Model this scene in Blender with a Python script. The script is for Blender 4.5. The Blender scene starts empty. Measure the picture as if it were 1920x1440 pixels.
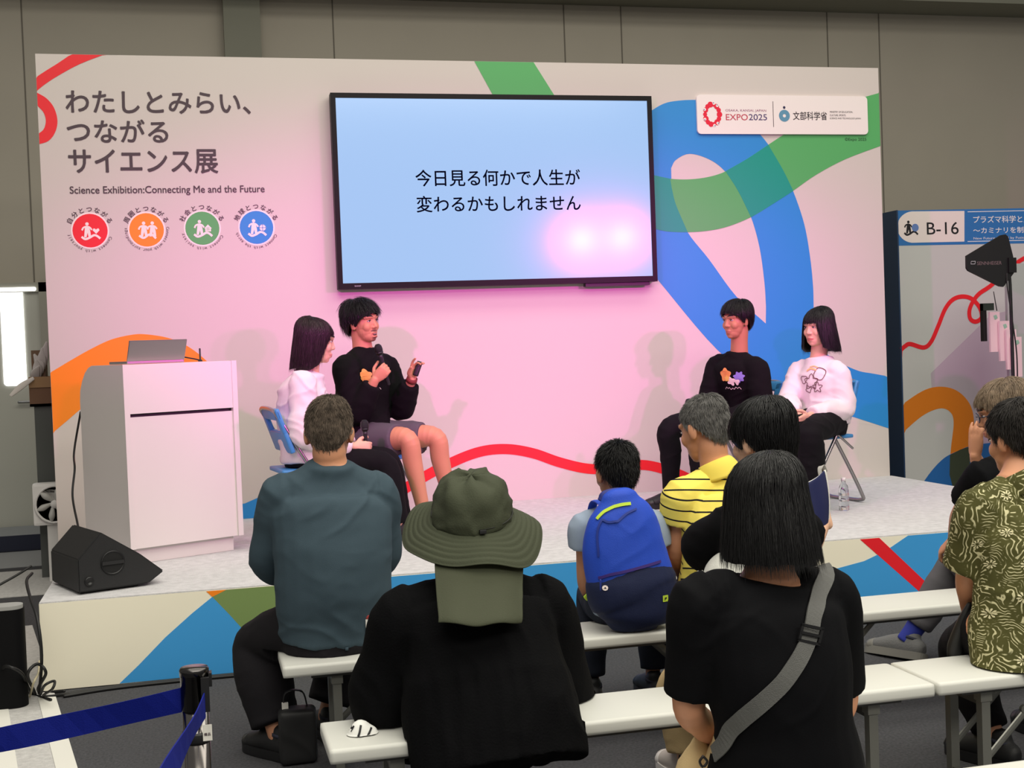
import bpy, bmesh, math, random
import numpy as np
from mathutils import Vector as V, Matrix, Euler
from mathutils.bvhtree import BVHTree
R = math.radians
scene = bpy.context.scene
COL = scene.collection

# ---------------------------------------------------------------- camera
CAM = V((0.909, -8.821, 1.5)); FPX = 2413.5; YAW, PITCH, ROLL = 0.241126, 0.028869, -0.037377
cF = V((math.sin(YAW)*math.cos(PITCH), math.cos(YAW)*math.cos(PITCH), -math.sin(PITCH)))
cX0 = V((math.cos(YAW), -math.sin(YAW), 0)); cU0 = cX0.cross(cF)
cX = cX0*math.cos(ROLL) + cU0*math.sin(ROLL); cU = -cX0*math.sin(ROLL) + cU0*math.cos(ROLL)
cam_data = bpy.data.cameras.new('camera'); cam = bpy.data.objects.new('camera', cam_data); COL.objects.link(cam)
mw = Matrix.Identity(4)
for i in range(3):
    mw[i][0] = cX[i]; mw[i][1] = cU[i]; mw[i][2] = -cF[i]; mw[i][3] = CAM[i]
cam.matrix_world = mw
cam_data.sensor_fit = 'HORIZONTAL'; cam_data.sensor_width = 36.0; cam_data.lens = FPX/1920*36
cam_data.clip_start = .05; cam_data.clip_end = 100
scene.camera = cam

# ---------------------------------------------------------------- world, lights, exposure
vs = scene.view_settings
vs.view_transform = 'Standard'; vs.look = 'None'; vs.exposure = 0.15; vs.gamma = 1.0; vs.use_curve_mapping = False
w = bpy.data.worlds.new('hall_air'); scene.world = w; w.use_nodes = True
w.node_tree.nodes['Background'].inputs[0].default_value = (1.0, .96, .88, 1); w.node_tree.nodes['Background'].inputs[1].default_value = .25

def area(name, loc, sx, sy, power, color, rot=(0, 0, 0)):
    d = bpy.data.lights.new(name, 'AREA'); d.shape = 'RECTANGLE'; d.size = sx; d.size_y = sy; d.energy = power; d.color = color
    o = bpy.data.objects.new(name, d); COL.objects.link(o); o.location = loc; o.rotation_euler = rot
    return o
def spot(name, loc, target, power, color, angle, blend, rad):
    d = bpy.data.lights.new(name, 'SPOT'); d.energy = power; d.color = color; d.spot_size = R(angle); d.spot_blend = blend; d.shadow_soft_size = rad
    o = bpy.data.objects.new(name, d); COL.objects.link(o); o.location = loc
    o.rotation_euler = (V(target)-V(loc)).to_track_quat('-Z', 'Y').to_euler(); o.scale = (1, .42, 1)      # barn doors: wide, low beam
    return o
# hall ceiling lights (high above, behind and over the audience)
area('hall_ceiling_light', (3.5, -7.0, 6.4), 9, 4.5, 430, (1.0, .96, .84))
area('hall_ceiling_light', (3.5, -2.6, 6.4), 9, 1.6, 175, (1.0, .96, .84))
area('hall_ceiling_light', (3.5, -12.6, 6.2), 10, 3, 720, (1.0, .96, .84))
# pink stage lamps on stands left and right of the audience
PINK = (1.0, .06, .72)
spot('stage_spot', (0.10, -5.5, 2.85), (3.8, 0, 1.55), 470, PINK, 78, .9, .05)
spot('stage_spot', (5.14, -5.1, 2.66), (2.2, 0, 1.55), 275, PINK, 80, .9, .05)
spot('stage_spot', (5.62, -5.1, 2.68), (3.0, 0, 1.55), 245, PINK, 80, .9, .05)

# ---------------------------------------------------------------- helpers
def at(px, py, x=None, y=None, z=None):
    """point of the place seen at a photograph pixel, on a plane x=, y= or z="""
    v = cF + cX*((px-960)/FPX) - cU*((py-720)/FPX)
    t = ((y-CAM.y)/v.y) if y is not None else ((z-CAM.z)/v.z) if z is not None else ((x-CAM.x)/v.x)
    return CAM + v*t
def J(a):
    if isinstance(a, V): return a
    return at(a[0], a[1], y=a[2])
def lin(c): return tuple((v/12.92 if v <= .04045 else ((v+.055)/1.055)**2.4) for v in [x/255 for x in c])
_M = {}
def mat(name, rgb, rough=.6, metal=0, bump=0, bscale=200, spec=.5, emit=0, trans=0, var=0, vscale=6, coat=0, stretch=None, srgb=True, alpha=1):
    if name in _M: return _M[name]
    m = bpy.data.materials.new(name); m.use_nodes = True; nt = m.node_tree; b = nt.nodes['Principled BSDF']
    c = (*lin(rgb), 1) if srgb else (*rgb, 1)
    b.inputs['Base Color'].default_value = c; b.inputs['Roughness'].default_value = rough; b.inputs['Metallic'].default_value = metal
    b.inputs['Specular IOR Level'].default_value = spec
    if emit: b.inputs['Emission Color'].default_value = c; b.inputs['Emission Strength'].default_value = emit
    if trans: b.inputs['Transmission Weight'].default_value = trans; b.inputs['IOR'].default_value = 1.35
    if coat: b.inputs['Coat Weight'].default_value = coat; b.inputs['Coat Roughness'].default_value = .06
    if alpha < 1: b.inputs['Alpha'].default_value = alpha
    if bump or var:
        tc = nt.nodes.new('ShaderNodeTexCoord'); src = tc.outputs['Object']
        if stretch:
            mp = nt.nodes.new('ShaderNodeMapping'); mp.inputs['Scale'].default_value = stretch; nt.links.new(src, mp.inputs[0]); src = mp.outputs[0]
    if bump:
        n = nt.nodes.new('ShaderNodeTexNoise'); n.inputs['Scale'].default_value = bscale; n.inputs['Detail'].default_value = 3; nt.links.new(src, n.inputs['Vector'])
        bp = nt.nodes.new('ShaderNodeBump'); bp.inputs['Strength'].default_value = bump; bp.inputs['Distance'].default_value = .004
        nt.links.new(n.outputs['Fac'], bp.inputs['Height']); nt.links.new(bp.outputs[0], b.inputs['Normal'])
    if var:
        n = nt.nodes.new('ShaderNodeTexNoise'); n.inputs['Scale'].default_value = vscale; n.inputs['Detail'].default_value = 5; nt.links.new(src, n.inputs['Vector'])
        mr = nt.nodes.new('ShaderNodeMapRange'); mr.inputs['From Min'].default_value = .3; mr.inputs['From Max'].default_value = .7
        mr.inputs['To Min'].default_value = 1-var; mr.inputs['To Max'].default_value = 1+var; nt.links.new(n.outputs['Fac'], mr.inputs[0])
        mx = nt.nodes.new('ShaderNodeVectorMath'); mx.operation = 'SCALE'; mx.inputs[0].default_value = c[:3]; nt.links.new(mr.outputs[0], mx.inputs['Scale'])
        nt.links.new(mx.outputs[0], b.inputs['Base Color'])
    _M[name] = m
    return m

def tag(o, label=None, cat=None, group=None, kind=None):
    if label: o['label'] = label
    if cat: o['category'] = cat
    if group: o['group'] = group
    if kind: o['kind'] = kind
    return o
def thing(name, loc, label, cat, group=None, rz=0):
    o = bpy.data.objects.new(name, None); COL.objects.link(o); o.location = loc; o.rotation_euler = (0, 0, rz); o.empty_display_size = .1
    return tag(o, label, cat, group)
WM = {}
def worldm(o):
    m = o.matrix_basis.copy()
    while o.parent is not None:
        o = o.parent; m = o.matrix_basis @ m
    return m
def link(name, me, m, parent=None, smooth=False, world=True):
    """link a mesh; world=True means its coordinates are world ones and get moved into the parent's frame"""
    if m is not None:
        if isinstance(m, (list, tuple)):
            for k in m: me.materials.append(k)
        else: me.materials.append(m)
    o = bpy.data.objects.new(name, me); COL.objects.link(o)
    if parent is not None:
        o.parent = parent
        if world: me.transform(worldm(parent).inverted())
    if smooth: me.polygons.foreach_set('use_smooth', [True]*len(me.polygons))
    return o
def copy_tree(o, parent=None):
    c = o.copy(); COL.objects.link(c); c.parent = parent
    for ch in list(o.children): copy_tree(ch, c)
    return c

def crom(pts, n=6, closed=False):
    """Catmull-Rom through points (tuples of any length)"""
    P = [np.array(p, float) for p in pts]; N = len(P); out = []
    for i in range(N if closed else N-1):
        p1, p2 = P[i], P[(i+1) % N]
        p0 = P[i-1] if (closed or i > 0) else 2*p1-p2
        p3 = P[(i+2) % N] if (closed or i < N-2) else 2*p2-p1
        for k in range(n):
            t = k/n
            out.append(.5*((2*p1)+(-p0+p2)*t+(2*p0-5*p1+4*p2-p3)*t*t+(-p0+3*p1-3*p2+p3)*t**3))
    if not closed: out.append(P[-1])
    return out

class MB:
    def __init__(s): s.v = []; s.f = []
    def add(s, vs_, fs_):
        o = len(s.v); s.v.extend([tuple(p) for p in vs_]); s.f.extend([tuple(i+o for i in q) for q in fs_])
        return s
    def box(s, lo, hi, M=None, bev=0):
        if bev:
            bm = bmesh.new(); bmesh.ops.create_cube(bm, size=1)
            for v in bm.verts: v.co = V([lo[i]+(v.co[i]+.5)*(hi[i]-lo[i]) for i in range(3)])
            bmesh.ops.bevel(bm, geom=bm.edges[:], offset=bev, segments=2, affect='EDGES', profile=.7)
            bm.verts.ensure_lookup_table(); bm.verts.index_update()
            vs_ = [v.co.copy() for v in bm.verts]; fs_ = [[v.index for v in f.verts] for f in bm.faces]; bm.free()
        else:
            vs_ = [V((x, y, z)) for z in (lo[2], hi[2]) for y in (lo[1], hi[1]) for x in (lo[0], hi[0])]
            fs_ = [(0, 2, 3, 1), (4, 5, 7, 6), (0, 1, 5, 4), (2, 6, 7, 3), (0, 4, 6, 2), (1, 3, 7, 5)]
        if M is not None: vs_ = [M @ p for p in vs_]
        return s.add(vs_, fs_)
    def ell(s, c, r, M=None, nu=18, nv=12, rot=None):
        vs_ = []; fs_ = []; c = V(c)
        for j in range(1, nv):
            t = math.pi*j/nv
            for i in range(nu):
                a = 2*math.pi*i/nu
                p = V((r[0]*math.sin(t)*math.cos(a), r[1]*math.sin(t)*math.sin(a), r[2]*math.cos(t)))
                if rot is not None: p = rot @ p
                vs_.append(c+p)
        top = V((0, 0, r[2])); bot = V((0, 0, -r[2]))
        if rot is not None: top = rot @ top; bot = rot @ bot
        vs_ += [c+top, c+bot]; T = len(vs_)-2
        for j in range(nv-2):
            for i in range(nu):
                a, b = j*nu+i, j*nu+(i+1) % nu
                fs_.append((a, a+nu, b+nu, b))
        for i in range(nu):
            fs_.append((T, i, (i+1) % nu)); k = (nv-2)*nu; fs_.append((T+1, k+(i+1) % nu, k+i))
        if M is not None: vs_ = [M @ p for p in vs_]
        return s.add(vs_, fs_)
    def tube(s, pts, rad, seg=14, n=5, side=None, cap='round', M=None, smooth=True, soft=1):
        """loft along pts; rad entries r or (r_side, r_normal); side = reference vector(s) for r_side"""
        rr = [(r, r) if not isinstance(r, (tuple, list)) else tuple(r) for r in rad]
        if side is None:
            d = (V(pts[-1])-V(pts[0])); d = d.normalized() if d.length > 1e-6 else V((0, 0, 1))
            side = V((1, 0, 0)) if abs(d.x) < .8 else V((0, 1, 0))
        sd = side if isinstance(side, list) else [side]*len(pts)
        rows = [tuple(p)+r+tuple(q) for p, r, q in zip(pts, rr, sd)]
        if smooth and len(rows) > 2: rows = crom(rows, n)
        else: rows = [np.array(q, float) for q in rows]
        P = [V(q[:3]) for q in rows]; N = len(P); rings = []
        for i in range(N):
            t = (P[min(i+soft, N-1)]-P[max(i-soft, 0)]).normalized()
            a = V(rows[i][5:8]); a = a-t*a.dot(t)
            if a.length < 1e-5: a = t.orthogonal()
            a.normalize(); b = t.cross(a); rings.append([P[i], t, a, b, max(rows[i][3], 1e-4), max(rows[i][4], 1e-4)])
        if cap == 'round':
            def e(g, sg):
                o = []
                for k, sc in ((.5, .87), (.85, .53)):
                    q = min(g[4], g[5]); o.append([g[0]+g[1]*sg*q*k, g[1], g[2], g[3], g[4]*sc, g[5]*sc])
                return o
            rings = e(rings[0], -1)[::-1]+rings+e(rings[-1], 1)
        vs_ = []; fs_ = []
        for g in rings:
            for k in range(seg):
                an = 2*math.pi*k/seg
                vs_.append(g[0]+g[2]*(math.cos(an)*g[4])+g[3]*(math.sin(an)*g[5]))
        for i in range(len(rings)-1):
            for k in range(seg):
                a, b = i*seg+k, i*seg+(k+1) % seg
                fs_.append((a, b, b+seg, a+seg))
        fs_.append(tuple(range(seg))[::-1]); L = (len(rings)-1)*seg; fs_.append(tuple(L+k for k in range(seg)))
        if M is not None: vs_ = [M @ p for p in vs_]
        return s.add(vs_, fs_)
    def prism(s, poly, y0, y1, M=None):
        """polygon in x,z pushed from y0 to y1"""
        n = len(poly); vs_ = [V((p[0], y0, p[1])) for p in poly]+[V((p[0], y1, p[1])) for p in poly]
        fs_ = [tuple(range(n)), tuple(range(2*n-1, n-1, -1))]+[(i, i+n, (i+1) % n+n, (i+1) % n) for i in range(n)]
        if M is not None: vs_ = [M @ p for p in vs_]
        return s.add(vs_, fs_)
    def lathe(s, prof, c=(0, 0, 0), seg=24, M=None):
        vs_ = []; fs_ = []; n = len(prof)
        for r, z in prof:
            for k in range(seg):
                a = 2*math.pi*k/seg; vs_.append(V((c[0]+r*math.cos(a), c[1]+r*math.sin(a), c[2]+z)))
        for i in range(n-1):
            for k in range(seg):
                a, b = i*seg+k, i*seg+(k+1) % seg; fs_.append((a, b, b+seg, a+seg))
        fs_.append(tuple(range(seg))[::-1]); fs_.append(tuple((n-1)*seg+k for k in range(seg)))
        if M is not None: vs_ = [M @ p for p in vs_]
        return s.add(vs_, fs_)
    def mesh(s, name='m'):
        me = bpy.data.meshes.new(name); me.from_pydata([tuple(p) for p in s.v], [], s.f); me.validate()
        bm = bmesh.new(); bm.from_mesh(me); bmesh.ops.recalc_face_normals(bm, faces=bm.faces[:]); bm.to_mesh(me); bm.free()
        return me
    def build(s, name, m, parent=None, smooth=False, world=True): return link(name, s.mesh(name), m, parent, smooth, world)
    def remesh(s, voxel, it=3, name='m', fac=.5):
        o = bpy.data.objects.new('tmp', s.mesh()); COL.objects.link(o)
        md = o.modifiers.new('r', 'REMESH'); md.mode = 'VOXEL'; md.voxel_size = voxel
        if it: sm = o.modifiers.new('s', 'SMOOTH'); sm.factor = fac; sm.iterations = it
        dg = bpy.context.evaluated_depsgraph_get(); dg.update()
        me = bpy.data.meshes.new_from_object(o.evaluated_get(dg)); me.name = name
        old = o.data; bpy.data.objects.remove(o); bpy.data.meshes.remove(old)
        return me

_rng = np.random.default_rng(7); _T = _rng.random(8192)*2-1
def vnoise(P, scale, seed=0):
    """smooth value noise in -1..1 at points P (n,3); scale in metres (scalar or 3)"""
    Q = np.asarray(P)/np.asarray(scale)+seed*17.3; I = np.floor(Q).astype(np.int64); Fr = Q-I; Fr = Fr*Fr*(3-2*Fr); out = 0
    for dx in (0, 1):
        for dy in (0, 1):
            for dz in (0, 1):
                h = (((I[:, 0]+dx)*73856093) ^ ((I[:, 1]+dy)*19349663) ^ ((I[:, 2]+dz)*83492791)) & 8191
                wgt = (Fr[:, 0] if dx else 1-Fr[:, 0])*(Fr[:, 1] if dy else 1-Fr[:, 1])*(Fr[:, 2] if dz else 1-Fr[:, 2])
                out = out+wgt*_T[h]
    return out
def getv(me):
    a = np.empty(len(me.vertices)*3); me.vertices.foreach_get('co', a); return a.reshape(-1, 3)
def getn(me):
    a = np.empty(len(me.vertices)*3); me.vertices.foreach_get('normal', a); return a.reshape(-1, 3)
def setv(me, a): me.vertices.foreach_set('co', np.ascontiguousarray(a).ravel()); me.update()

def curve_mesh(polys, thick=.0):
    """filled 2-D outlines (holes by even-odd) -> mesh in its own xy plane"""
    c = bpy.data.curves.new('c', 'CURVE'); c.dimensions = '2D'; c.fill_mode = 'BOTH'; c.extrude = thick/2
    for p in polys:
        s = c.splines.new('POLY'); s.points.add(len(p)-1); s.use_cyclic_u = True
        for i, q in enumerate(p): s.points[i].co = (q[0], q[1], 0, 1)
    return _curve_to_mesh(c)
def _curve_to_mesh(c):
    o = bpy.data.objects.new('tmp', c); COL.objects.link(o); dg = bpy.context.evaluated_depsgraph_get(); dg.update()
    me = bpy.data.meshes.new_from_object(o.evaluated_get(dg)); bpy.data.objects.remove(o); bpy.data.curves.remove(c)
    return me
def text_mesh(body, thick=.0, bold=0.0):
    """lettering with its lower left corner at 0,0 and its height and width as metres of a size-1 font"""
    c = bpy.data.curves.new('t', 'FONT'); c.body = body; c.extrude = thick/2; c.offset = bold; c.resolution_u = 4
    return _curve_to_mesh(c)
def join(meshes):
    b = MB()
    for me in meshes:
        b.add([v.co.copy() for v in me.vertices], [tuple(p.vertices) for p in me.polygons]); bpy.data.meshes.remove(me)
    me = bpy.data.meshes.new('j'); me.from_pydata(b.v, [], b.f); return me
def fit_text(body, p0, wid, hei=None, bold=.0, spin=0):
    """lettering in the u,v plane; p0 = lower-left of its box; wid, hei its box in metres"""
    me = text_mesh(body); P = getv(me); lo = P.min(0); hi = P.max(0); P = P-lo
    sx = wid/(hi[0]-lo[0]); sy = sx if hei is None else hei/(hi[1]-lo[1])
    P[:, 0] *= sx; P[:, 1] *= sy
    if spin:
        c, s_ = math.cos(spin), math.sin(spin); P[:, :2] = P[:, :2] @ np.array([[c, s_], [-s_, c]])
    P[:, 0] += p0[0]; P[:, 1] += p0[1]; P[:, 2] = 0
    setv(me, P)
    return embolden(me, bold*sy) if bold else me
def embolden(me, d):
    out = []
    for k, (a, b_) in enumerate(((1, .4), (-1, -.4), (.4, -1), (-.4, 1), (0, 0))):
        m2 = me.copy(); P = getv(m2).copy(); P[:, 0] += a*d; P[:, 1] += b_*d; P[:, 2] = .00008*k; setv(m2, P); out.append(m2)
    bpy.data.meshes.remove(me); return join(out)
def circ_text(body, c, r, a0, a1, size, bold=.0):
    """letters along a circle, tops outward, clockwise from angle a0 to a1 (degrees)"""
    out = []; n = len(body)
    for i, ch in enumerate(body):
        if ch == ' ': continue
        a = R(a0+(a1-a0)*(i/(max(n-1, 1)))); me = text_mesh(ch); P = getv(me)
        P[:, 0] -= (P[:, 0].min()+P[:, 0].max())/2
        P *= size; th = a-math.pi/2; X = P[:, 0]*math.cos(th)-(P[:, 1])*math.sin(th); Y = P[:, 0]*math.sin(th)+(P[:, 1])*math.cos(th)
        P[:, 0] = c[0]+r*math.cos(a)+X; P[:, 1] = c[1]+r*math.sin(a)+Y; P[:, 2] = 0; setv(me, P); out.append(embolden(me, bold*size) if bold else me)
    return out
def stand(me, y, off=0.0015):
    """u,v plane -> upright plane at depth y (u = x, v = z), facing -y"""
    P = getv(me); Q = np.stack([P[:, 0], np.full(len(P), y-off)-P[:, 2], P[:, 1]], 1); setv(me, Q); return me
def stroke(pts, wd, n=6, closed=False):
    """constant-width ribbon outline polygon along points in u,v"""
    C_ = crom(pts, n, closed) if len(pts) > 2 else [np.array(p, float) for p in pts]
    L, Rr = [], []
    ws = wd if hasattr(wd, '__len__') else None
    for i, p in enumerate(C_):
        a = C_[max(i-1, 0)]; b = C_[min(i+1, len(C_)-1)]
        d = (b-a)[:2]; d = d/(np.linalg.norm(d)+1e-9); nrm = np.array([-d[1], d[0]])
        h = (wd if ws is None else np.interp(i/(len(C_)-1), np.linspace(0, 1, len(ws)), ws))/2
        L.append(p[:2]+nrm*h); Rr.append(p[:2]-nrm*h)
    return L+Rr[::-1]
def ribbon_mesh(pts, wd, n=8):
    C_ = crom(pts, n); vs_ = []
    for i, p in enumerate(C_):
        d = C_[min(i+1, len(C_)-1)]-C_[max(i-1, 0)]; d = d/(np.linalg.norm(d)+1e-9)
        vs_ += [(p[0]-d[1]*wd/2, p[1]+d[0]*wd/2, .00002*i), (p[0]+d[1]*wd/2, p[1]-d[0]*wd/2, .00002*i)]
    me = bpy.data.meshes.new('ribbon'); me.from_pydata(vs_, [], [(2*i, 2*i+1, 2*i+3, 2*i+2) for i in range(len(C_)-1)]); return me
def circle(c, r, n=32, ry=None): return [(c[0]+r*math.cos(2*math.pi*i/n), c[1]+(ry or r)*math.sin(2*math.pi*i/n)) for i in range(n)]
def rrect(x0, z0, x1, z1, r, n=6):
    o = []
    for cx, cz, a in ((x1-r, z1-r, 0), (x0+r, z1-r, 90), (x0+r, z0+r, 180), (x1-r, z0+r, 270)):
        o += [(cx+r*math.cos(R(a+90*k/n)), cz+r*math.sin(R(a+90*k/n))) for k in range(n+1)]
    return o
def cable(name, pts, r, m, label=None, parent=None, cat='cable'):
    o = MB().tube(pts, [r]*len(pts), seg=8, n=8).build(name, m, parent, True)
    return tag(o, label, cat) if label else o

# ================================================================ SETTING
h = 0.411                                     # stage height
WW, WT, SD, SX0 = 6.016, 3.50, 2.605, 0.173   # backdrop width, top, stage depth, stage left edge
m_hall = mat('hall_wall_paint', (172, 165, 152), .75, var=.03, vscale=1.2)
m_pil = mat('pilaster_paint', (128, 128, 115), .7)
m_seam = mat('panel_joint', (110, 104, 95), .8)
m_carpet = mat('charcoal_carpet', (76, 76, 79), .95, bump=.8, bscale=260, var=.25, vscale=90, spec=.1)
m_black = mat('black_plastic', (20, 20, 22), .45)
m_cable = mat('black_rubber', (14, 14, 15), .55)
m_white = mat('white_paint', (232, 228, 226), .5)

MB().box((-9, -12, -.05), (16, 3.0, 0)).build('floor', m_carpet)['kind'] = 'structure'
HY = 2.9
MB().box((-9, HY, -.05), (16, HY+.2, 7.0)).build('wall_back', m_hall)['kind'] = 'structure'
b = MB()
for px in (42, 625, 1058, 1165, 1551, 1648):
    x = at(px, 60, y=HY).x; b.box((x-.006, HY-.003, 0), (x+.006, HY+.01, 7))
b.box((-9, HY-.003, 4.0), (1.2, HY+.01, 4.012)) if False else None
tag(b.build('trim_1', m_seam), kind='structure')
xa, xb = at(420, 60, y=HY-.12).x, at(489, 60, y=HY-.12).x
tag(MB().box((xa, HY-.12, 0), (xb, HY+.02, 7)).build('trim_2', m_pil), kind='structure')
x0 = at(1480, 2, y=HY-.3).x
tag(MB().box((-9, HY-.5, 4.70), (16, HY+.02, 5.3)).build('trim_3', m_pil), kind='structure')  # soffit, made deeper so it shades the top of the hall wall
# door at the far left with a lit window strip
dx = at(28, 640, y=HY).x
d1 = tag(MB().box((dx-.62, HY-.06, 0), (dx+.22, HY-.005, 2.12)).build('door_1', mat('door_paint', (186, 186, 176), .6)), kind='structure')
b = MB(); b.box((dx+.22, HY-.09, 0), (dx+.29, HY-.002, 2.2)); b.box((dx-.7, HY-.09, 2.12), (dx+.29, HY-.002, 2.2))
b.build('door_frame', mat('door_frame_paint', (160, 158, 146), .6), d1)
p0, p1 = at(8, 724, y=HY-.065), at(42, 541, y=HY-.065)
me = curve_mesh([rrect(p0.x, p0.z, p1.x, p1.z, .03)], .01); stand(me, HY-.06, .006)
link('window_pane', me, mat('lit_glass', (255, 255, 255), .3, emit=2.2), d1)
me = curve_mesh([rrect(dx-.60, 2.128, dx+.2, 2.16, .012)], .01); stand(me, HY-.09, .004)
link('lit_gap', me, mat('lit_glass', (255, 255, 255)), d1)
q = at(40, 754, y=HY-.1)
MB().tube([q+V((.12, .05, 0)), q+V((.12, 0, 0)), q+V((-.02, 0, 0))], [.011]*3, seg=8).build('handle', mat('brushed_steel', (150, 150, 150), .35, 1), d1, True)
# low dark platform along the hall wall
b = MB().box((-6, 2.2, 0), (-.05, HY-.1, .13)); o = b.build('low_platform', mat('platform_top', (150, 154, 158), .8)); tag(o, 'low grey platform along the hall wall left of the backdrop', 'platform')
MB().box((-6, 2.185, .005), (-.05, 2.2, .128)).build('skirt', mat('navy_cloth', (34, 38, 58), .8), o, world=True)
# pale carpet runner with taped borders at the lower left
run = [(.24, -2.74), (.62, -5.0), (-2.2, -5.0), (-2.2, -1.0), (-.06, -1.0)]
m_run = mat('pale_grey_carpet', (190, 188, 186), .95, bump=.8, bscale=120, var=.12, vscale=40, spec=.1)
me = curve_mesh([run], .004); P = getv(me); P[:, 2] += .002; setv(me, P)
ro = link('carpet_runner', me, m_run); tag(ro, 'pale grey carpet runner on the dark floor left of the stage', 'carpet')
me = curve_mesh([[(-4.5, .02), (-.06, .02), (-.06, 1.12), (-4.5, 1.12)]], .004); P = getv(me); P[:, 2] += .002; setv(me, P)
tag(link('carpet_runner', me, m_run), 'pale carpet strip on the floor behind the left end of the stage', 'carpet')
me = curve_mesh([[(-4.5, 1.30), (-.06, 1.30), (-.06, 2.15), (-4.5, 2.15)]], .004); P = getv(me); P[:, 2] += .002; setv(me, P)
tag(link('floor_sheet', me, mat('grey_floor_sheet', (150, 152, 154), .9, bump=.5, bscale=120)), 'grey floor covering in front of the low platform along the hall wall', 'carpet')
m_tape = mat('white_tape', (222, 220, 212), .8)
for dx_, w_ in ((0, .075), (-.205, .085)):
    me = curve_mesh([[(.24+dx_, -2.74), (.62+dx_, -5.0), (.62+dx_-w_, -5.0), (.24+dx_-w_, -2.74)]], .002); P = getv(me); P[:, 2] += .0055; setv(me, P)
    link('border_tape', me, m_tape, ro)

# ================================================================ STAGE
m_deck = mat('stage_carpet', (206, 204, 206), .95, bump=.9, bscale=150, var=.10, vscale=25, spec=.1)
m_print = mat('white_printed_panel', (209, 199, 194), .55)
m_cream = mat('cream_printed_panel', (250, 243, 222), .55)
m_blue = mat('print_blue', (36, 138, 212), .5); m_green = mat('print_green', (84, 170, 98), .5); m_teal = mat('print_teal', (0, 150, 132), .5)
m_red = mat('print_red', (238, 26, 40), .5); m_orange = mat('print_orange', (255, 138, 16), .5); m_ink = mat('print_ink', (74, 58, 66), .6)
m_lime = mat('print_lime', (104, 176, 106), .5); m_olive = mat('print_olive', (122, 146, 86), .5); m_sky = mat('print_sky_blue', (62, 158, 226), .5)
st = thing('stage_platform', (3.1, -1.3, 0), 'low white stage platform with pale carpet and coloured printed front', 'stage')
MB().box((SX0, -SD+.012, .006), (6.028, -.001, h-.006)).build('platform_body', m_black, st)
MB().box((SX0, -SD, h-.006), (6.028, -.001, h)).build('carpet', m_deck, st)
MB().box((SX0, -SD-.002, .004), (6.028, -SD+.012, h-.0065)).build('front_panel', m_cream, st)
MB().box((SX0-.002, -SD, .004), (SX0+.01, 0, h-.0065)).build('side_panel', m_cream, st)
FY = -SD-.002
def F(px, py): p = at(px, py, y=FY); return (min(max(p.x, SX0+.002), 6.026), min(max(p.z, .006), h-.008))
def flat(name, polys, m, y, off, parent, thick=.0006): return link(name, stand(curve_mesh(polys, thick), y, off), m, parent)
def Fp(pts, n=0):
    return [F(*p) for p in pts]
flat('blue_print', [Fp([(225, 1300), (260, 1247), (310, 1195), (360, 1150), (398, 1119), (430, 1152), (458, 1183), (490, 1216), (515, 1260), (515, 1300)])], m_sky, FY, .001, st)
flat('green_print', [Fp([(420, 1095), (725, 1065), (725, 1130), (640, 1180), (520, 1262), (490, 1216), (458, 1183), (430, 1152), (398, 1119)])], m_olive, FY, .0012, st)
flat('orange_print', [Fp([(386, 1095), (424, 1092), (398, 1119)]), Fp([(512, 1272), (512, 1249), (560, 1240), (760, 1150), (760, 1190), (640, 1260)])], m_orange, FY, .0014, st)
flat('blue_print', [Fp([(690, 1065), (735, 1060), (1130, 1030), (1250, 1030), (1200, 1110), (1120, 1190), (1000, 1230), (690, 1240)])], m_sky, FY, .0016, st)
flat('blue_print', [Fp([(1500, 1088), (1565, 1067), (1620, 1052), (1660, 1033), (1702, 990), (2010, 960), (2010, 1140), (1500, 1200)])], m_sky, FY, .001, st)
flat('red_print', [Fp([(1612, 1000), (1648, 997), (1745, 1100), (1800, 1170), (1765, 1170), (1722, 1108)])], m_red, FY, .0014, st)

# ================================================================ BACKDROP
bd = thing('backdrop_panel', (3.0, .06, 0), 'wide white exhibition backdrop with coloured ribbons and Japanese title behind the stage', 'backdrop')
MB().box((0, 0, h-.1), (WW, .12, WT)).build('panel', m_print, bd)
MB().box((.02, .004, 0), (WW-.02, .115, h-.1)).build('base', m_black, bd)
def W(px, py): p = at(px, py, y=0); return (min(max(p.x, .001), WW-.001), min(max(p.z, h+.001), WT-.001))
def Wp(pts, n=6, closed=False): return [W(*p[:2]) for p in (crom(pts, n, closed) if n else pts)]
def c3(l): return [(1220+a/2.743, 100+b/2.743) for a, b in l]
def c1(l): return [(a/3.2, 80+b/3.2) for a, b in l]
def c4(l): return [(a/3.84, 500+b/3.84) for a, b in l]
# blue looping ribbon
hole = c3([(105, 590), (130, 548), (200, 517), (300, 545), (380, 605), (450, 710), (515, 840), (560, 1000), (585, 1180), (593, 1300)])
hole2 = c3([(592, 1390), (440, 1250), (300, 1060), (190, 920), (130, 780), (107, 680)])
outer = crom(c3([(-20, 310), (60, 262), (130, 245), (235, 240), (330, 255), (440, 310), (530, 385), (605, 470), (680, 600), (735, 715), (790, 880), (820, 1050), (835, 1200), (838, 1310)]), 5)
outer += crom([(1525, 577), (1531, 620), (1552, 665), (1603, 693), (1640, 701), (1690, 710)], 5)[1:]
outer += crom([(1690, 806), (1640, 798), (1590, 790), (1520, 772), (1440, 730), (1345, 656), (1246, 540), (1200, 480), (1150, 400)], 5)
flat('blue_ribbon', [[W(*p[:2]) for p in outer], Wp(hole, 5)+Wp(hole2, 5)], m_blue, 0, .001, bd)
gtop = c3([(-60, 610), (20, 628), (100, 645), (200, 648), (300, 635), (390, 605), (500, 540), (605, 470), (690, 415), (850, 325), (980, 262), (1110, 222), (1190, 200)])
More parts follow.
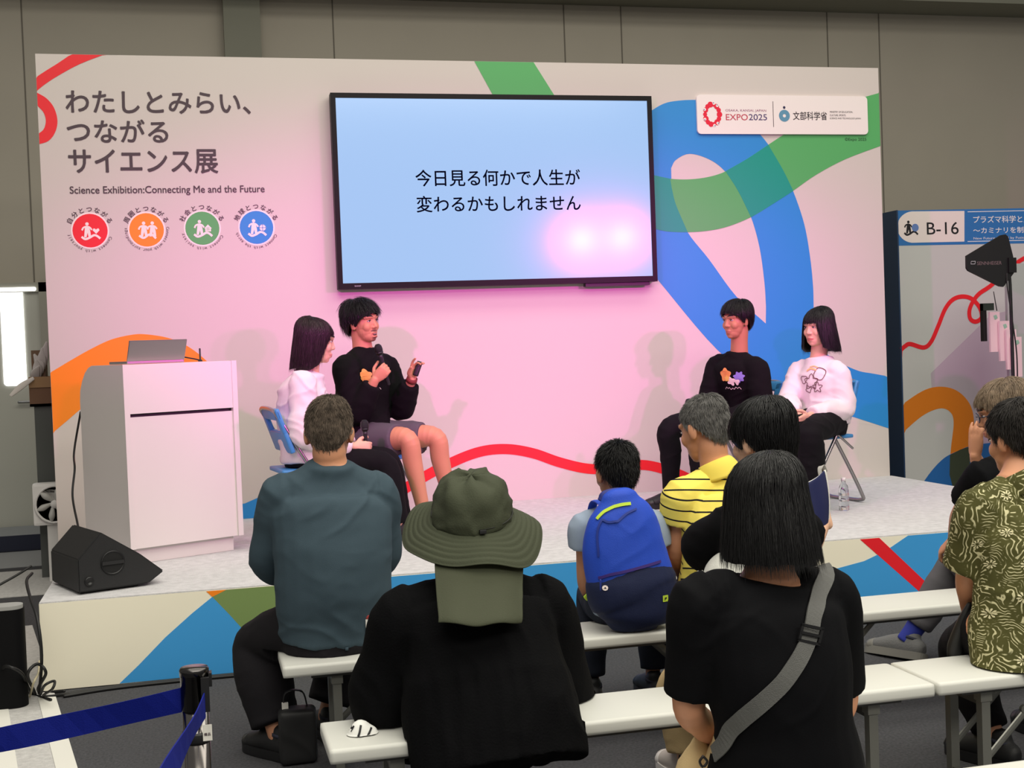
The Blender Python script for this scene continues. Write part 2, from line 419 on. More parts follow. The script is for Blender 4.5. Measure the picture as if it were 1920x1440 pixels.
gbot = c3([(1200, 470), (1180, 477), (1000, 545), (850, 625), (735, 705), (620, 780), (515, 843), (400, 890), (300, 912), (200, 920), (100, 918), (40, 908), (-60, 880)])
flat('green_ribbon', [Wp(gtop, 4)+Wp(gbot, 4)], m_green, 0, .0016, bd)
flat('green_ribbon', [Wp([(889, 105), (1000, 108), (1040, 180), (1100, 300), (1000, 300), (925, 180)], 0)], m_green, 0, .0016, bd)
t1 = c3([(-60, 610), (20, 628), (100, 645)]); t2 = c3([(107, 690), (130, 780), (190, 920)]); t3 = c3([(100, 918), (40, 908), (-60, 880)])
u1 = c3([(385, 606), (500, 540), (605, 470)]); u2 = c3([(610, 480), (680, 600), (733, 708)]); u3 = c3([(728, 711), (620, 780), (517, 843)]); u4 = c3([(512, 836), (450, 710), (388, 612)])
flat('ribbon_overlap', [Wp(t1, 5)+Wp(t2, 5)+Wp(t3, 5), Wp(u1, 5)+Wp(u2, 5)+Wp(u3, 5)+Wp(u4, 5)], m_teal, 0, .0024, bd)
# red ribbon, top left
flat('red_ribbon', [Wp(c1([(455, 50), (350, 122), (270, 172), (195, 222)]), 5)+Wp(c1([(195, 305), (218, 291), (270, 250), (350, 198), (480, 128), (640, 66), (700, 40)]), 5),
     Wp(c1([(195, 285), (222, 300), (280, 335), (325, 392), (345, 470), (330, 540), (290, 590), (225, 612)]), 5)+Wp(c1([(225, 550), (262, 520), (275, 470), (262, 420), (225, 378)]), 5)], m_red, 0, .0016, bd)
# orange ribbon behind the lectern
flat('orange_ribbon', [Wp(c4([(340, 775), (420, 728), (500, 680), (650, 595), (800, 525), (950, 490), (1050, 487), (1200, 510), (1320, 555), (1450, 645), (1600, 800), (1690, 1000), (1720, 1300)]), 5)
     + Wp(c4([(1300, 1300), (1220, 1050), (1080, 950), (900, 905), (750, 930), (600, 1012), (480, 1112), (375, 1200)]), 5)], m_orange, 0, .001, bd)
flat('blue_patch', [Wp([(200, 985), (330, 965), (459, 944), (500, 926), (545, 921), (600, 990), (200, 1010)], 0)], m_blue, 0, .0013, bd)
red = stroke([W(*p) for p in [(700, 960), (780, 903), (845, 868), (900, 847), (950, 842), (1000, 850), (1050, 867), (1105, 879), (1160, 877), (1210, 872), (1270, 888), (1330, 925), (1380, 990)]], .072, 8)
red = [(x, max(z, h+.002)) for x, z in red]
flat('red_ribbon', [red], m_red, 0, .002, bd)
# title lettering
def box_text(body, xl, yt, xr, yb, y, bold=.0, fitz=True):
    a = at(xl, (yt+yb)/2, y=y); c = at(xr, (yt+yb)/2, y=y)
    mid = (xl+xr)/2; top = at(mid, yt, y=y); bot = at(mid, yb, y=y)
    return fit_text(body, (a.x, bot.z), c.x-a.x, (top.z-bot.z) if fitz else None, bold)
for s, xl, yt, xr, yb in (('わたしとみらい、', 123.5, 172, 469, 212.5), ('つながる', 126, 224.5, 314.5, 267), ('サイエンス展', 129, 280.5, 408, 325)): link('title_lettering', stand(box_text(s, xl, yt, xr, yb, 0, .016), 0, .003), m_ink, bd)
link('subtitle_lettering', stand(box_text('Science Exhibition:Connecting Me and the Future', 131, 348.5, 496, 366, 0, .010), 0, .003), m_ink, bd)
# round emblems
def icon(c, r, extra):
    P_ = lambda l: [(c[0]+a*r, c[1]+b_*r) for a, b_ in l]
    out = []
    def man(ox):
        return [circle((c[0]+(ox-.16)*r, c[1]+.40*r), .1*r, 16), stroke(P_([(ox-.46, .02), (ox-.38, .17), (ox-.2, .24), (ox-.02, .19), (ox+.1, .04)]), .1*r),
                P_([(ox-.28, .24), (ox-.05, .24), (ox+.02, -.1), (ox+.04, -.4), (ox-.1, -.4), (ox-.15, -.12), (ox-.22, -.4), (ox-.36, -.4)])]
    out += man(0)
    if extra == 'two': out += man(.5)+[stroke(P_([(-.45, -.34), (-.2, -.48), (.1, -.3), (.3, -.3), (.52, -.52)]), .13*r)]
    else: out += [stroke(P_([(-.5, -.36), (-.3, -.5), (-.05, -.42), (.2, -.28), (.38, -.32), (.56, -.48)]), .13*r)]
    if extra == 'heart': out += [P_([(.34, -.2), (.14, .02), (.2, .13), (.3, .1), (.34, .04), (.38, .1), (.48, .13), (.54, .02)])]
    if extra == 'house': out += [P_([(.16, -.2), (.16, -.02), (.1, -.02), (.33, .22), (.56, -.02), (.5, -.02), (.5, -.2)])]
    if extra == 'globe': out += [circle((c[0]+.36*r, c[1]-.02*r), .22*r, 20)]
    return out
for (ex, ey, er, col, jp, en, kind, a0, a1) in ((169, 432.5, 33, m_red, '自分とつながる', 'Connect with yourself', 'heart', -22, -168), (275, 431, 32.5, m_orange, '周囲とつながる', 'Connect with your surroundings', 'two', 4, -184),
                                (379.5, 428, 32, m_green, '社会とつながる', 'Connect with society', 'house', -25, -163), (481, 426.5, 31.5, m_blue, '地球とつながる', 'Connect with the earth', 'globe', -25, -163)):
    c = W(ex, ey); r = (W(ex+er, ey)[0]-W(ex-er, ey)[0])/2
    flat('emblem_ring', [circle(c, r*1.09)], mat('print_white', (246, 232, 228), .5), 0, .001, bd)
    eo = flat('emblem_disc', [circle(c, r)], col, 0, .0016, bd)
    for k, g in enumerate(icon(c, r, kind)): pass
    link('emblem_figure', stand(join([curve_mesh([g], .0003+.0001*k) for k, g in enumerate(icon(c, r, kind))]), 0, .0026), mat('print_white', (246, 232, 228), .5), bd)
    if kind in ('house', 'globe'):
        if kind == 'globe': g = [stroke([(c[0]+(.36+.2*math.cos(t))*r, c[1]+(-.02+.2*math.sin(t))*r) for t in np.linspace(0, 6.28, 20)], .03*r), stroke([(c[0]+.16*r, c[1]-.02*r), (c[0]+.56*r, c[1]-.02*r)], .03*r), stroke([(c[0]+.36*r, c[1]-.22*r), (c[0]+.36*r, c[1]+.18*r)], .03*r)]
        else: g = [stroke([(c[0]+.24*r, c[1]-.1*r), (c[0]+.42*r, c[1]-.1*r)], .03*r), stroke([(c[0]+.24*r, c[1]-.0*r), (c[0]+.42*r, c[1]-.0*r)], .03*r)]
        link('emblem_detail', stand(join([curve_mesh([q], .0002) for q in g]), 0, .0034), col, bd)
    link('emblem_lettering', stand(join(circ_text(jp, c, r*1.14, 152, 28, r*.36, .016)+circ_text(en, c, r*1.14, a0, a1, r*.25)), 0, .002), m_ink, bd)
# logo plate
pl = [at(1306, 180, y=-.02), at(1626, 178, y=-.02), at(1626, 251, y=-.02), at(1306, 252, y=-.02)]
z0, z1 = (pl[2].z+pl[3].z)/2, (pl[0].z+pl[1].z)/2
me = stand(curve_mesh([rrect(pl[0].x, z0, pl[1].x, z1, .03)], .018), 0, .010)
po = link('logo_plate', me, mat('white_plate', (243, 232, 230), .4), bd)
LY = -.0195
def L(px, py): p = at(px, py, y=LY); return (p.x, p.z)
def ppm(px, py, y): return (at(px+1, py, y=y)-at(px, py, y=y)).length
c = L(1335.5, 214.5); s_ = ppm(1335, 214, LY)
cells = []; whites = []; dots = []
rr_ = random.Random(5)
for k in range(14):
    a = 2*math.pi*k/14; rad = (5.2, 4.2, 4.8, 3.8)[k % 4]
    q = (c[0]+13.5*s_*math.cos(a), c[1]+17.5*s_*math.sin(a)); cells.append(circle(q, rad*s_, 18))
    if k in (3, 6, 8, 11, 12, 2): whites.append(circle((q[0]+2.2*s_*math.cos(a), q[1]+2.2*s_*math.sin(a)), 2.6*s_, 14)); dots.append(circle((q[0]+3.0*s_*math.cos(a+.3), q[1]+3.0*s_*math.sin(a+.3)), 1.0*s_, 10))
mring = join([curve_mesh([q], .0002+.00001*k) for k, q in enumerate(cells)])
link('ring_emblem', stand(mring, LY, .0005), mat('emblem_red', (228, 0, 52), .5), po)
link('ring_cells', stand(join([curve_mesh([q], .0002) for q in whites]), LY, .0012), mat('print_white', (246, 232, 228)), po)
link('ring_cores', stand(join([curve_mesh([q], .0002) for q in dots]), LY, .0018), mat('print_navy', (20, 84, 160), .5), po)
m_lgr = mat('logo_red', (196, 60, 84), .5); m_lgb = mat('logo_indigo', (70, 52, 110), .5)
def lt(name, body, xl, yt, xr, yb, m, bold=.0): link(name, stand(box_text(body, xl, yt, xr, yb, LY, bold), LY, .0006), m, po)
lt('logo_lettering', 'OSAKA, KANSAI, JAPAN', 1360.3, 205, 1436.5, 210.5, mat('logo_mauve', (150, 80, 120), .5))
lt('logo_lettering', 'EXPO', 1361, 214, 1402, 225.4, m_lgr, .004); lt('logo_lettering', '2025', 1404, 214, 1438, 225.4, m_lgb, .004)
link('divider', stand(curve_mesh([rrect(L(1449.3, 214)[0], L(1449, 238)[1], L(1450.3, 214)[0], L(1449, 190)[1], .001)], .0002), LY, .0006), m_ink, po)
s_ = ppm(1470, 214, LY)
link('dot_emblem', stand(curve_mesh([circle(L(1470.3, 201.6), 2.4*s_, 16)], .0002), LY, .0006), mat('print_dark_navy', (34, 34, 74), .5), po)
link('ring_emblem', stand(curve_mesh([circle(L(1470.7, 217), 10.2*s_, 30), circle(L(1470.7, 217), 3*s_, 16)], .0002), LY, .0006), mat('emblem_steel_blue', (92, 146, 176), .5), po)
lt('ministry_lettering', '文部科学省', 1487, 209.5, 1550.5, 225, mat('print_black', (38, 32, 38), .6), .008)
for k, (s, xr) in enumerate((('MINISTRY OF EDUCATION,', 1599), ('CULTURE, SPORTS,', 1586), ('SCIENCE AND TECHNOLOGY-JAPAN', 1614))): lt('ministry_lettering', s, 1556, 208.3+6.1*k, xr, 212.2+6.1*k, mat('print_black', (38, 32, 38)))
link('copyright_lettering', stand(box_text('©Expo 2025', 1583.8, 258.5, 1624, 265.5, 0, .006), 0, .003), mat('print_dark_green', (24, 70, 40), .6), bd)

# ================================================================ TELEVISION
tx, tz, tw = 1.9056, 1.9699, 2.2162; th_ = tw*9/16
tv = thing('wall_television', (tx+tw/2, -.05, tz), 'large flat television showing two lines of Japanese text on the backdrop', 'television')
bz = .034
b = MB(); b.box((tx-bz, -.092, tz-bz-.006), (tx+tw+bz, -.02, tz+th_+bz), bev=.006); b.build('housing', mat('tv_housing', (14, 13, 15), .45, spec=.2), tv)
b = MB().box((tx-bz, -.104, tz+th_), (tx+tw+bz, -.088, tz+th_+bz)); b.box((tx-bz, -.104, tz-bz-.006), (tx+tw+bz, -.088, tz)); b.box((tx-bz, -.104, tz), (tx, -.088, tz+th_)); b.box((tx+tw, -.104, tz), (tx+tw+bz, -.088, tz+th_))
b.build('bezel', mat('tv_bezel', (16, 14, 16), .45, spec=.2), tv)
MB().box((tx-.001, -.097, tz-.001), (tx+tw+.001, -.093, tz+th_+.001)).build('screen', mat('lit_screen', (166, 203, 250), .15, emit=.82, spec=.6), tv)
for nm in ('lit_screen',):
    _M[nm].node_tree.nodes['Principled BSDF'].inputs['Base Color'].default_value = (.02, .02, .025, 1)
m_txt = mat('screen_text', (4, 5, 22), 1.0, spec=0)
link('screen_lettering', stand(box_text('今日見る何かで人生が', 779, 318, 1087.5, 348.5, -.097, .010), -.097, .001), m_txt, tv)
link('screen_lettering', stand(box_text('変わるかもしれません', 781, 366.5, 1088.5, 396.5, -.097, .010), -.097, .001), m_txt, tv)
MB().box((tx+.3, -.02, tz+.2), (tx+tw-.3, -.001, tz+1.0)).build('wall_bracket', m_black, tv)
link('maker_lettering', stand(box_text('SHARP', 665, 535, 677, 537.5, -.104, .0), -.104, .0006), mat('silver_print', (190, 190, 195), .4), tv)
MB().box((tx+tw-.5, -.085, tz-bz-.03), (tx+tw-.02, -.03, tz-bz-.006)).build('sensor_bar', m_black, tv) if True else None

# ================================================================ LECTERN AND WHAT IS ON IT
lu = V((.899, .439, 0)); lv = V((-.439, .899, 0)); LA = V((.540, -1.72, 0))
def frame(o, ex, ey, ez=V((0, 0, 1))):
    m = Matrix.Identity(4)
    for i in range(3): m[i][0] = ex[i]; m[i][1] = ey[i]; m[i][2] = ez[i]; m[i][3] = o[i]
    return m
LM = frame(LA, lu, lv); lt_z = 1.482; lw = .665; ld = .64
le = thing('lectern', LA+lu*.33+lv*.3+V((0, 0, h)), 'tall white wooden lectern with a dark gap line below its top', 'lectern')
m_lec = mat('white_laminate', (224, 216, 214), .45)
side = [(0, .497), (0, lt_z), (.42, lt_z), (.47, lt_z-.012), (.52, lt_z-.04), (.565, lt_z-.085), (.6, lt_z-.14), (.61, lt_z-.2), (.61, .497)]
Ry = Matrix.Rotation(R(90), 4, 'Z')
def lec_side(x0, x1):
    b = MB(); b.prism([(p[0], p[1]) for p in side], -x1, -x0, LM @ Ry); return b   # local: prism x->depth, y->-width
lec_side(0, .03).build('side_panel', m_lec, le); lec_side(lw-.03, lw).build('side_panel', m_lec, le)
b = MB().box((.03, .012, .497), (lw-.03, .03, 1.2), LM); b.build('front_panel', m_lec, le)
MB().box((.03, .004, 1.218), (lw-.03, .03, lt_z-.002), LM).build('upper_panel', m_lec, le)
MB().box((.03, .03, 1.16), (lw-.03, .1, 1.26), LM).build('gap_back', m_black, le)
MB().box((.03, .03, lt_z-.02), (lw-.03, .42, lt_z-.001), LM).build('top', m_lec, le)
MB().box((.03, .55, .497), (lw-.03, .6, lt_z-.16), LM).build('back_panel', m_lec, le)
MB().box((.05, .05, h+.001), (lw-.04, .56, .497), LM).build('plinth', m_lec, le)
# laptop
lp = thing('laptop', LM @ V((.3, .2, lt_z)), 'open silver laptop seen from its lid side on the lectern', 'laptop')
m_alu = mat('silver_aluminium', (165, 160, 158), .35, .85)
KM = LM @ Matrix.Translation((.02, .06, lt_z))
MB().box((.03, .0, .001), (.36, .235, .017), KM, bev=.004).build('base', m_alu, lp)
tilt = KM @ Matrix.Translation((.03, .0, .017)) @ Matrix.Rotation(R(22), 4, 'X')
MB().box((0, -.004, 0), (.33, .004, .118), tilt @ Matrix.Shear('XZ', 4, (.0, 0)), bev=.003).build('lid', m_alu, lp)
a = at(412, 676, y=(LM @ V((.55, .2, 0))).y)
an = LM @ V((.545, .2, lt_z))
b = MB().lathe([(.012, 0), (.012, .008), (.005, .012), (.005, .07), (.004, .075)], an+V((0, 0, .001)), 10); tag(b.build('stick_antenna', m_black, None, True), 'thin black antenna standing upright on the lectern top', 'antenna')
cable('laptop_cable', [LM @ V(p) for p in ((.33, .24, lt_z+.008), (.40, .17, lt_z+.03), (.46, .13, lt_z+.02), (.53, .16, lt_z+.006))], .004, m_cable, 'short black cable running from the laptop across the lectern top')
cable('power_cable', [LM @ V((.02, .66, 1.22)), LM @ V((-.02, .68, 1.0)), at(140, 880, y=-1.3), at(136, 930, y=-1.4), at(146, 985, y=-1.7), at(150, 1010, y=-2.0), V((.22, -2.02, h+.01))], .006, m_cable, 'black cable hanging down beside the lectern to the stage floor')

# ================================================================ STAGE MONITOR, SUBWOOFER, CLUTTER AT THE LEFT
e1 = V((.928, .372, 0)); e2 = V((-.372, .928, 0)); MM = frame(V((.338, -2.50, h)), e1, e2)
mo = thing('stage_monitor', V((.42, -2.3, h)), 'black wedge-shaped monitor speaker on the stage corner', 'speaker')
m_spk = mat('speaker_paint', (24, 24, 26), .6, bump=.3, bscale=400)
prof = [(-.0, .012), (0, .168), (.115, .285), (.30, .16), (.415, .062), (.335, .012)]
bm_ = MB().prism(prof, 0, .43, MM).mesh(); bb = bmesh.new(); bb.from_mesh(bm_); bmesh.ops.bevel(bb, geom=bb.edges[:], offset=.006, segments=2, affect='EDGES'); bb.to_mesh(bm_); bb.free()
link('cabinet', bm_, m_spk, mo)
HM = MM @ Matrix.Translation((.165, -.001, .135)) @ Matrix.Rotation(R(90), 4, 'X')
MB().lathe([(.056, 0), (.058, .003), (.052, .004), (.050, .0)], (0, 0, 0), 28, HM).build('handle_rim', mat('dark_moulding', (16, 16, 18), .4), mo, True)
MB().lathe([(.05, .0005), (.05, .0008)], (0, 0, 0), 28, HM).build('handle_recess', mat('deep_black', (4, 4, 5), .7), mo)
MB().box((-.052, -.008, .001), (.052, .008, .008), HM).build('handle_bar', m_spk, mo)
MB().lathe([(.022, 0), (.022, .005), (.014, .006), (.012, .003)], (-.115, -.075, 0), 20, HM).build('socket', mat('dark_moulding', (16, 16, 18)), mo, True)
for yy in (.05, .33): MB().box((.02, yy, 0), (.3, yy+.04, .0125), MM).build('foot', m_black, mo)
sb = thing('flat_case', (-.16, -2.8, 0), 'black upright case with a painted top-edge highlight on the floor left of the stage', 'case')
me = curve_mesh([rrect(-.5, -2.88, .135, -2.76, .055)], .43); P = getv(me); P[:, 2] += .22; setv(me, P); link('case_body', me, mat('case_black', (6, 6, 8), .7, spec=.15), sb)
me = curve_mesh([rrect(-.495, -2.875, .13, -2.765, .05)], .016); P = getv(me); P[:, 2] += .443; setv(me, P); link('top_highlight', me, mat('top_highlight_grey', (150, 150, 148), .4), sb)  # pale grey slab paints the highlight along the case's top edge
MB().box((-.3, -2.884, .06), (-.05, -2.879, .4)).build('front_panel', m_black, sb)
rr_ = random.Random(3)
FL = 'on the floor beside the stage corner'
cable('coiled_cable', [at(60, 1300, z=.01), at(10, 1290, z=.02)+V((0, .0, .03)), at(8, 1250, y=-2.94), at(40, 1262, y=-2.95), at(60, 1300, z=.012), at(95, 1312, z=.012)], .007, m_cable, 'black cable looped in front of the black upright case')
cable('coiled_cable', [at(66, 1300, z=.012), at(52, 1265, y=-2.92), at(70, 1245, y=-2.90), at(86, 1262, y=-2.9), at(72, 1296, z=.012), at(120, 1296, z=.012)], .007, m_cable, 'black cable arched up against the stage corner')
cable('coiled_cable', [at(76, 1302, z=.012), at(84, 1285, y=-2.93), at(102, 1277, y=-2.9), at(98, 1292, y=-2.93), at(82, 1305, z=.012), at(130, 1302, z=.01)], .006, m_cable, 'small black cable loop lying right of the stage corner')
cable('white_cable', [at(56, 1306, z=.012), at(63, 1280, y=-2.9), at(72, 1262, y=-2.85), at(74, 1240, y=-2.8)], .005, mat('ivory_cable', (190, 180, 150), .6), 'pale thin cable leaning on the stage corner')
for k, (dy, lb) in enumerate(((.02, 'black cable lying along the foot of the stage front, nearest the stage'), (.05, 'black cable lying along the foot of the stage front, farther from the stage'))):
    cable('floor_cable', [V((.28, -SD-.1-dy, .008)), V((.5, -SD-.04-dy, .008)), V((.9, -SD-.02-dy, .008)), V((1.3, -SD-.03-dy, .008)), V((2.4, -SD-.03-dy, .008))], .008, m_cable, lb)
cable('monitor_cable', [at(60, 1075, y=-2.45), at(50, 1090, y=-2.6), at(58, 1125, y=-2.8), at(70, 1160, y=-2.93), at(78, 1230, y=-2.94), at(74, 1300, z=.012)], .007, m_cable, 'black cable hanging from the wedge monitor down to the floor')
cable('monitor_cable', [at(58, 1062, y=-2.2), at(20, 1085, y=-2.3), at(-30, 1110, y=-2.4), at(-90, 1125, y=-2.5)], .006, m_cable, 'black cable running left from the wedge monitor')
# fan, stand and boxes peeping out left of the backdrop
fc = at(103, 945, y=.5); fr = .145
fn = thing('box_fan', (fc.x, .56, 0), 'white square fan half hidden behind the left edge of the backdrop', 'fan')
MB().box((fc.x-fr, .5, fc.z-fr), (fc.x+fr, .62, fc.z+fr), bev=.02).build('housing', m_white, fn)
FM = Matrix.Translation((fc.x, .497, fc.z)) @ Matrix.Rotation(R(90), 4, 'X')
MB().lathe([(.125, 0), (.125, .004), (.0, .004)], (0, 0, 0), 30, FM).build('opening', mat('deep_black', (4, 4, 5)), fn)
b = MB()
for k in range(6):
    a = k*math.pi/3; b.tube([FM @ V((.03*math.cos(a), .03*math.sin(a), .006)), FM @ V((.08*math.cos(a+.25), .08*math.sin(a+.25), .012)), FM @ V((.115*math.cos(a+.3), .115*math.sin(a+.3), .008))], [.012, .022, .01], seg=8)
b.build('blades', mat('fan_grey', (190, 188, 184), .4), fn, True)
MB().lathe([(.03, .005), (.028, .018), (0.001, .02)], (0, 0, 0), 16, FM).build('hub', m_white, fn, True)
MB().lathe([(.128, .004), (.134, .014), (.122, .016), (.118, .004)], (0, 0, 0), 30, FM).build('guard_ring', m_white, fn, True)
MB().box((fc.x-.06, .53, 0), (fc.x+.06, .6, fc.z-fr+.01)).build('stand', m_white, fn)
sx = at(86, 850, y=.75).x; zb = at(75, 762, y=.75).z
tag(MB().box((sx-.06, .72, .001), (sx+.12, .9, zb)).build('equipment_case', mat('dark_grey_case', (78, 80, 78), .6)), 'dark grey narrow case standing behind the left edge of the backdrop', 'case')
q0, q1 = at(56, 760, y=.7), at(110, 705, y=.7)
cb = thing('cardboard_box', (q0.x+.15, .85, zb), 'open brown cardboard box on the dark case by the backdrop', 'box')
m_card = mat('cardboard', (150, 118, 84), .85); 
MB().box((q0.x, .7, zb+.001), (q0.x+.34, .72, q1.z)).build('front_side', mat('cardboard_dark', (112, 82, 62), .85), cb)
b = MB().box((q0.x, .72, zb+.001), (q0.x+.02, 1.0, q1.z)); b.box((q0.x+.32, .72, zb+.001), (q0.x+.34, 1.0, q1.z)); b.box((q0.x, .98, zb+.001), (q0.x+.34, 1.0, q1.z)); b.box((q0.x, .7, zb+.001), (q0.x+.34, 1.0, zb+.02)); b.build('box_sides', m_card, cb)
MB().box((q0.x, .6925, q1.z-.075), (q0.x+.34, .6995, q1.z)).build('front_flap', m_card, cb)
r0 = at(62, 702, y=.86)
tag(MB().box((r0.x, .8, zb+.021), (r0.x+.09, .95, at(62, 657, y=.8).z)).build('brown_carton', mat('carton_brown', (110, 86, 66), .8)), 'small upright brown carton standing in the cardboard box', 'carton')
b = MB()
for k in range(5):
    a0 = at(66+4*k, 700-8*k, y=.74); b.tube([a0+V((0, .03, -.06)), a0, a0+V((.03*math.cos(k*1.7), -.02, .05+.012*k))], [(.02, .004), (.034, .006), (.008, .004)], seg=8, side=V((1, .3, 0)))
tag(b.build('plastic_wrap', mat('clear_wrap', (205, 200, 196), .2), None, True), 'crumpled pale plastic wrapping spilling from the cardboard box', 'wrapping')
a0, a1 = at(60, 712, y=.665), at(20, 742, y=.665)
tag(MB().tube([a0+V((.01, 0, .01)), (a0+a1)/2+V((0, 0, .01)), a1], [(.012, .004), (.022, .005), (.012, .004)], seg=10, side=V((.6, 0, .8))).build('paper_strip', mat('pale_paper', (214, 206, 200), .5), None, True), 'pale strip sticking out left over the rim of the cardboard box', 'paper')

# ================================================================ BELT BARRIER POST
pc = at(364, 1262, z=.872); px_, py_ = pc.x, pc.y
po = thing('barrier_post', (px_, py_, 0), 'shiny dark metal barrier post holding two blue belts', 'barrier')
m_chr = mat('dark_chrome', (120, 116, 114), .16, 1); m_belt = mat('royal_blue_webbing', (6, 22, 116), .75, spec=.2, bump=.3, bscale=500); 
MB().lathe([(.026, .02), (.026, .80)], (px_, py_, 0), 28).build('pole', m_chr, po, True)
MB().lathe([(.028, .80), (.028, .868), (.029, .868), (.029, .880), (.027, .884), (.001, .885)], (px_, py_, 0), 28).build('belt_head', mat('dark_chrome_head', (78, 76, 76), .2, 1), po, True)
MB().lathe([(.0275, .735), (.029, .74), (.029, .752), (.0275, .757)], (px_, py_, 0), 28).build('collar', m_black, po, True)
MB().lathe([(.17, .001), (.17, .012), (.15, .022), (.03, .03)], (px_, py_, 0), 36).build('base', m_black, po, True)
MB().box((px_+.0272, py_-.014, .845), (px_+.034, py_+.012, .872)).build('belt_clip', m_black, po)
MB().box((px_+.012, py_-.034, .80), (px_+.028, py_-.024, .868)).build('belt_clip', m_black, po)
sx0 = at(392, 1374, y=py_-.03)
MB().box((sx0.x-.012, py_-.0285, sx0.z-.016), (sx0.x+.006, py_-.0275, sx0.z+.016)).build('sticker', mat('white_sticker', (225, 222, 214), .5), po)
link('sticker_lettering', stand(fit_text('備品', (sx0.x-.010, sx0.z-.006), .013, None, .01), py_-.0285, .0005), m_ink, po)
def belt(name, a, b_, hgt, sag, m, parent, n=14):
    vs_ = []; fs_ = []
    d = (b_-a).normalized(); nn = V((-d.y, d.x, 0)).normalized()*.0012
    for i in range(n+1):
        t = i/n; p = a.lerp(b_, t)-V((0, 0, sag*4*t*(1-t)))
        tw = .004*math.sin(t*9)
        for s in (1, -1):
            for zz in (-hgt/2, hgt/2): vs_.append(p+nn*s+V((0, 0, zz))+nn.normalized()*tw*(1 if zz > 0 else -1))
    for i in range(n):
        k = 4*i
        fs_ += [(k, k+4, k+5, k+1), (k+2, k+3, k+7, k+6), (k, k+2, k+6, k+4), (k+1, k+5, k+7, k+3)]
    fs_ += [(0, 1, 3, 2), (4*n, 4*n+2, 4*n+3, 4*n+1)]
    return MB().add(vs_, fs_).build(name, m, parent, False)
zt = at(343, 1312, y=py_).z
tgt = cam_p = None
v = at(0, 1384, y=py_+.09)
belt('belt', V((px_-.027, py_, zt)), V((px_-.027, py_, zt)).lerp(v, 1.5), .049, .004, m_belt, po)
q = at(384, 1322, y=py_-.032)
v2 = at(322, 1432, y=py_-.42)
belt('belt', q, q.lerp(v2, 2.2), .049, .006, m_belt, po)

# ================================================================ BENCHES
m_bench = mat('bench_plastic', (206, 206, 200), .5); m_steel = mat('grey_steel_tube', (128, 128, 122), .4, .6); m_steel2 = mat('dark_steel_tube', (84, 84, 82), .45, .6)
BL, BD, BZ = 1.85, .285, .42
def bench(x0, yn, label, group='folding benches'):
    t = thing('folding_bench', (x0+BL/2, yn+BD/2, 0), label, 'bench', group)
    me = MB().box((x0, yn, BZ-.042), (x0+BL, yn+BD, BZ), bev=.012); me.build('bench_top', m_bench, t, True)
    for s in (0, 1):
        xl = x0+.19 if s == 0 else x0+BL-.19; sg = 1 if s == 0 else -1
        for yy in (yn+.04, yn+BD-.07):
            MB().box((xl-.015, yy, 0.002), (xl+.015, yy+.03, BZ-.043)).build('leg', m_steel, t)
            MB().box((xl-.02, yy-.004, BZ-.085), (xl+.02, yy+.034, BZ-.0425)).build('leg_bracket', m_steel, t)
            b = MB().tube([V((xl+sg*.012, yy+.036, .13)), V((xl+sg*.27, yy+.036, BZ-.045))], [(.012, .004)]*2, seg=8, side=V((0, 0, 1)), cap='flat', smooth=False)
            b.lathe([(.013, -.006), (.013, .006)], (0, 0, 0), 12, Matrix.Translation((xl+sg*.16, yy+.036, .285)) @ Matrix.Rotation(R(90), 4, 'X'))
            b.build('brace', m_steel, t)
        MB().box((xl-.012, yn+.065, .05), (xl+.012, yn+BD-.065, .075)).build('cross_bar', m_steel, t)
        MB().box((xl-.012, yn+.07, BZ-.10), (xl+.012, yn+BD-.07, BZ-.0425)).build('cross_plate', m_steel2, t)
    MB().box((x0+.1, yn+.03, BZ-.055), (x0+BL-.1, yn+.05, BZ-.0425)).build('rail', m_steel2, t)
    MB().box((x0+.1, yn+BD-.05, BZ-.055), (x0+BL-.1, yn+BD-.03, BZ-.0425)).build('rail', m_steel2, t)
    return t
R1, R2, R3 = -4.32, -5.32, -6.30
bench(1.16, R1, 'pale grey folding bench in the front row under the teal-shirted man')
bench(1.16+BL+.01, R1, 'pale grey folding bench in the front row under the man with the raised hand')
bench(1.22, R2, 'pale grey folding bench in the second row under the woman with the wide hat')
bench(1.22+BL+.01, R2, 'pale grey folding bench in the second row under the man in the leaf-print shirt')
bench(1.17, R3, 'pale grey folding bench nearest the camera under the woman with the strap')

